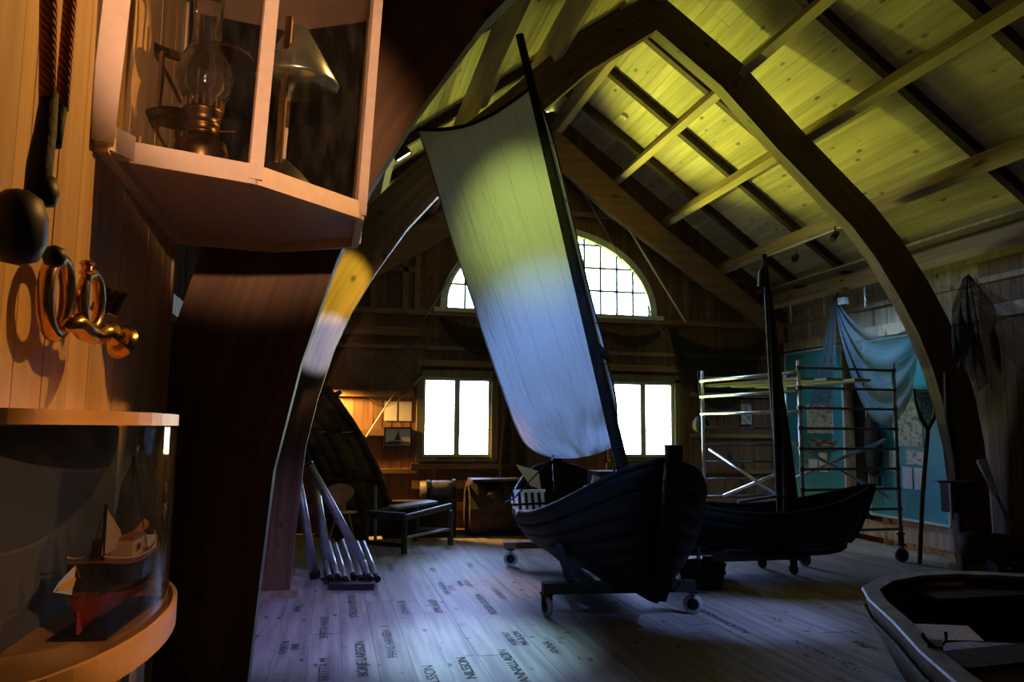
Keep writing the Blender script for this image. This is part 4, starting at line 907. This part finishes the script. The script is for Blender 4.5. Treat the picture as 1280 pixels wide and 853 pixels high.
wallprint('village_map', 'tall greenish village map on the teal panel by the arch', 'map', 8.92, 9.42, 1.40, 2.05, 'mapm')
wallprint('landscape_photo', 'small landscape photo under the village map', 'photograph', 8.90, 9.25, 1.16, 1.35, 'land')
for k, (y0, y1, z0, z1) in enumerate([(9.15, 9.33, .83, 1.12), (8.92, 9.11, .83, 1.12), (9.47, 9.58, 1.05, 1.35)]):
    wallprint('text_page', ['typed page under the landscape photo, nearer the scaffold', 'typed page under the landscape photo, nearer the arch', 'narrow typed page behind the scaffold post beside the village map'][k], 'page', y0, y1, z0, z1, 'paper', 'pages on the near panel')
os_ = MB(); os_.lathe([(.02, 0), (.10, .05), (.13, .25), (.14, .5), (.12, .75), (.07, .95), (.03, 1.05)], (7.55, 9.78, .95), 12, None, .6, 1)
tag(os_.build('oilskin_coat', 'dark', None, True), 'black oilskin coat hanging beside the doorway behind the scaffold', 'coat')
tag(MB().box((7.57, 9.74, .90), (.06, .10, .14)).build('black_tag', 'iron'), 'small black block hanging below the oilskin coat', 'block')
# ================================================================== NETS
def swag(A, B, s0, s1, n=(0, -1, 0), folds=9, amp=.03, nu=34, nv=26, skew=0):
    rows = []; A = V(A); B = V(B); n = V(n)
    for j in range(nv+1):
        v_ = j/nv; row = []
        for i in range(nu+1):
            u = i/nu; k = 4*u*(1-u); k2 = k**.8
            p = A*(1-u)+B*u; p.z -= (s0+(s1-s0)*v_)*k2
            p = p+n*(.02+amp*math.sin(folds*v_*2*PI/2+2*u)*min(1, k*1.6)+.05*v_*k)
            row.append(p)
        rows.append(row)
    return MB().grid(rows)
n1 = thing('fishing_net', 'brown fishing net draped in swags left of the first window', 'net', (.9, 12.1, 3.3))
swag((.05, 11.95, 3.05), (1.55, 12.15, 3.36), .45, 1.3, folds=16, amp=.035).build('net_swag', 'net', n1, True)
swag((.3, 12.0, 2.45), (1.5, 12.1, 2.75), .5, .58, folds=1).build('net_swag', 'net', n1, True)
n1b = thing('fishing_net', 'dark net hanging between the arched window and the first window', 'net', (2.2, 12.1, 3.3))
swag((1.55, 12.12, 3.36), (3.2, 12.12, 3.3), .15, .62, folds=10).build('net_swag', 'darknet', n1b, True)
rows = [[V((2.66+.05*i+.03*math.sin(j*.5)+(.06*j/12)*(i-3)*.5, 12.05-.03*math.sin(i*2), 2.9-.19*j)) for i in range(7)] for j in range(13)]
MB().grid(rows).build('net_tail', 'darknet', n1b, True)
n2 = thing('fishing_net', 'dark net slung above the second window and down beside the scaffold', 'net', (5.4, 12.1, 3.4))
swag((4.1, 12.12, 3.38), (5.45, 12.12, 3.36), .22, .42, folds=6).build('net_swag', 'darknet', n2, True)
swag((5.45, 12.1, 3.36), (7.2, 12.0, 3.2), .30, 1.35, folds=12).build('net_swag', 'darknet', n2, True)
rows = [[V((5.45+.04*i+.05*j*.55, 12.05-.03*math.sin(i*2), 3.3-.125*j)) for i in range(6)] for j in range(9)]
MB().grid(rows).build('net_tail', 'darknet', n2, True)
n3 = thing('fishing_net', 'blue fishing net hung from the purlin over the teal panels', 'net', (7.3, 10.1, 3.6))
hp = V((7.3, 10.12, 3.62)); rows = []
for j in range(15):
    v_ = j/14; rows.append([hp+V((-.05*math.sin(k*1.9)*v_, (.05+.42*v_**1.1)+(k-4)*(.008+.07*v_), -1.65*v_-.06*math.sin(k))) for k in range(9)])
MB().grid(rows).build('net_fall', 'bluenet', n3, True)
rows = []
for j in range(23):
    v_ = j/22; row = []
    e = V((7.22, 8.25, 3.05))-V((0, -.25*v_, .95*v_))
    for i in range(31):
        u = i/30; p = hp*(1-u)+e*u; k = 4*u*(1-u); p.z -= (.42+.62*v_)*k; p.y += .25*k*(v_-.2)*.3
        p.x -= .04+.035*math.sin(20*v_+3*u)*min(1, 2*k+.1)
        row.append(p)
    rows.append(row)
MB().grid(rows).build('net_swag', 'bluenet', n3, True)
MB().tube([hp+V((0, 0, -.05)), hp+V((.02, -.02, .08)), hp+V((.0, -.14, .22))], .012, 6).build('iron_hook', 'iron', n3)
MB().box(hp+V((-.05, -.22, -.12)), (.08, .12, .1), .3).build('net_tag', 'tealtrim', n3)
n4 = thing('fishing_net', 'black net bunched on the far side of the arch leg by the right wall', 'net', (7.2, 7.4, 3.4))
hq = V((7.12, 7.45, 3.42)); rows = []
for j in range(17):
    v_ = j/16; row = []
    for k in range(19):
        a = (k-9)/9; ln_ = 1.15+.30*math.sin(k*1.7)-.35*abs(a)
        row.append(hq+V((.06*a+.26*a*math.sin(PI*min(1, v_*.75))+.10*v_, .07*math.sin(k*1.9)*(.3+v_), -ln_*v_-.05*abs(a))))
    rows.append(row)
MB().grid(rows).build('net_fall', 'darknet', n4, True)
swag(hq+V((.1, 0, 0)), (7.6, 6.2, 2.9), .25, 1.0, (-1, 0, 0), 8, .03).build('net_swag', 'net', n4, True)
tag(MB().prism([(7.18, 7.38, 3.1), (7.27, 7.38, 2.95), (7.31, 7.38, 2.4), (7.30, 7.38, 2.0), (7.25, 7.38, 2.12), (7.22, 7.38, 2.6)], (0, .02, 0)).build('sunlit_net_blade', 'palewood'), 'pale pointed shape standing for sunlit net and a knife hanging in front of the black net', 'blade')  # pale colour stands for sunlight on the net, together with a knife
tag(MB().box((7.35, 7.3, 2.9), (.16, .02, .05)).build('wall_label', 'white'), 'small white label strip beside the pale pointed shape', 'label')
for k, (y, z) in enumerate(((11.4, 3.5), (10.5, 3.5), (9.55, 3.5))):
    t = thing('iron_chain', ['iron chain hanging from the purlin nearest the back corner', 'iron chain hanging from the purlin left of the blue net', 'iron chain hanging from the purlin right of the blue net'][k], 'chain', (7.35, y, 3.7), 'chains under the purlin')
    for i in range(7): MB().tube(ring(7.35, y, 3.72-.055*i, .014 if i % 2 else .004, .034, .01, 0 if i % 2 else 3.0, 10), .006, 5, False).build('link', 'steel', t)
# ================================================================== RIGHT LEG CLUTTER
ln = thing('landing_net', 'landing net with a forked dark handle leaning on the teal panel', 'net', (7.1, 8.2, 0))
q0 = V((6.95, 8.25, .02)); q1 = V((7.12, 8.2, 1.63))
MB().tube([q0, lerp(q0, q1, .5)+V((-.02, 0, 0)), q1], .025, 8).build('handle', 'dark', ln, True)
for s_ in (-1, 1): MB().tube([q1, q1+V((.10*s_, 0, .14)), q1+V((.16*s_, .0, .36)), q1+V((.17*s_, 0, .5))], [.026, .022, .018, .014], 7).build('fork_arm', 'dark', ln, True)
rows = [[q1+V((.16*(i-4)/4*(.35+.65*j/6), .02*math.sin(i), .05+.44*j/6)) for i in range(9)] for j in range(7)]
MB().grid(rows).build('net_bag', 'bluenet', ln, True)
tag(MB().prism([(6.98, 7.72, 2.3), (7.03, 7.72, 2.3), (7.05, 7.72, 1.75), (7.10, 7.72, 1.3), (7.13, 7.72, .0), (7.08, 7.72, .0), (7.03, 7.72, 1.3), (6.96, 7.72, 1.75)], (0, .03, 0)).build('dark_oar', 'dark'), 'dark oar leaning against the inner side of the arch leg', 'oar')
an = thing('timber_winch', 'dark wooden windlass drum on a low stand at the foot of the arch leg', 'winch', (7.3, 7.4, 0))
MB().tube([(6.87, 7.5, .36), (7.0, 7.48, .35), (7.25, 7.42, .33), (7.6, 7.35, .31)], [.12, .15, .15, .14], 12).build('drum', 'dark', an, True)
MB().box((7.22, 7.4, .13), (.10, .16, .26)).build('stand', 'dark', an); MB().box((7.35, 7.4, .025), (.8, .34, .05)).build('base_plank', 'dark', an)
for k in range(4): MB().tube(ring(7.0, 7.34, .22-.04*k, .012, .022, .01, 0, 10), .005, 5, False).build('chain_link', 'iron', an)
bx = thing('dark_shelf_box', 'dark wooden box with an iron bracket fixed to the arch leg', 'box', (7.0, 7.65, .9))
MB().box((7.05, 7.68, .86), (.36, .18, .34)).build('box_body', 'dark', bx); MB().box((6.92, 7.62, 1.04), (.5, .10, .02)).build('lid', 'dull', bx); MB().box((6.84, 7.58, .82), (.03, .03, .4)).build('bracket', 'dull', bx)
br = thing('bristle_broom', 'old broom with grey bristles propped upside down by the arch leg', 'broom', (7.4, 7.3, .4))
a = V((7.16, 7.45, 1.27)); b = V((7.27, 7.42, .95)); c = V((7.46, 7.36, .46))
MB().tube([b, c], [.02, .014], 8).build('handle', 'dull', br)
for k in range(8): MB().beam(lerp(a, b, k/8)+V((-.06+.004*k, 0, -.008)), lerp(a, b, k/8)+V((.06-.004*k, 0, .012)), .05, .028, (0, 1, 0)).build('bristle_row', 'bristle', br)
MB().tube([lerp(a, b, .95), b+V((.02, 0, -.05))], [.045, .025], 8).build('ferrule', 'bristle', br)
# floodlight on the ledge under the arched window
fd_ = thing('floodlight', 'small black floodlight on the ledge under the arched window', 'lamp', (2.7, 12.16, 3.47))
MB().box((2.7, 12.16, 3.49), (.12, .08, .04)).build('foot', 'iron', fd_); MB().box((2.7, 12.17, 3.56), (.2, .05, .12)).build('housing', 'iron', fd_)
# ================================================================== SPOT LAMPS, DETECTOR, RIGGING
def spotlamp(p, d, label, lens='iron'):
    t = thing('spot_lamp', label, 'lamp', p, 'spot lamps on the roof timbers')
    p = V(p); d = V(d).normalized()
    MB().tube([p+V((0, 0, .12)), p], .01, 6).build('bracket', 'iron', t)
    MB().tube([p-d*.06, p+d*.10], [.035, .05], 12).build('housing', 'iron', t, True)
    MB().tube([p+d*.10, p+d*.104], .04, 12).build('lens', lens, t)
    return t
spotlamp((6.40, 9.75, 4.08), (-.7, -.6, -.5), 'black spot lamp on the purlin left of its twin, over the scaffold'); spotlamp((6.40, 8.85, 4.18), (-.7, -.3, -.6), 'black spot lamp on the purlin right of its twin, next to the arch')
t = spotlamp((.26, 4.0, 3.11), (.6, .2, -.8), 'black spot lamp clamped to the near arch beside the cabinet', 'lens')
MB().tube([(.26, 4.0, 3.22), (.2, 3.9, 3.3), (.12, 3.77, 3.34)], .014, 6).build('clamp_arm', 'iron', t)
tag(MB().tube([(6.42, 11.9, 4.26), (6.42, 8.0, 4.26)], .012, 6).build('cable_conduit', 'conduit'), 'thin grey cable conduit running under the purlin with the spot lamps', 'cable')
sd = thing('smoke_detector', 'small round smoke detector on the roof boards', 'detector', (4.25, 10.9, 6.4))
nR = V((-.73, 0, -1)).normalized(); oR = V((4.25, 10.9, 6.425))
MB().lathe([(.06, 0), (.06, .02), (.04, .045), (.0, .05)], oR, 16, nR).build('housing', 'white', sd, True); MB().lathe([(.02, .05), (.0, .062)], oR, 8, nR).build('sensor', 'dull', sd)
for a, b, r, lb in [((3.95, 12.1, 5.6), (5.35, 12.05, 3.2), .008, 'thin rope running down across the arched window from the gable'), ((4.55, 12.0, 5.25), (5.75, 12.0, 3.4), .018, 'pale wooden pole slanting along the right edge of the arched window'), ((2.1, 12.0, 4.6), (1.35, 12.0, 3.3), .012, 'thin rope slanting beside the left edge of the arched window')]:
    tag(MB().tube([a, b], r, 6).build('slanting_pole' if r > .015 else 'hanging_rope', 'palewood' if r > .015 else 'rope'), lb, 'pole' if r > .015 else 'rope')
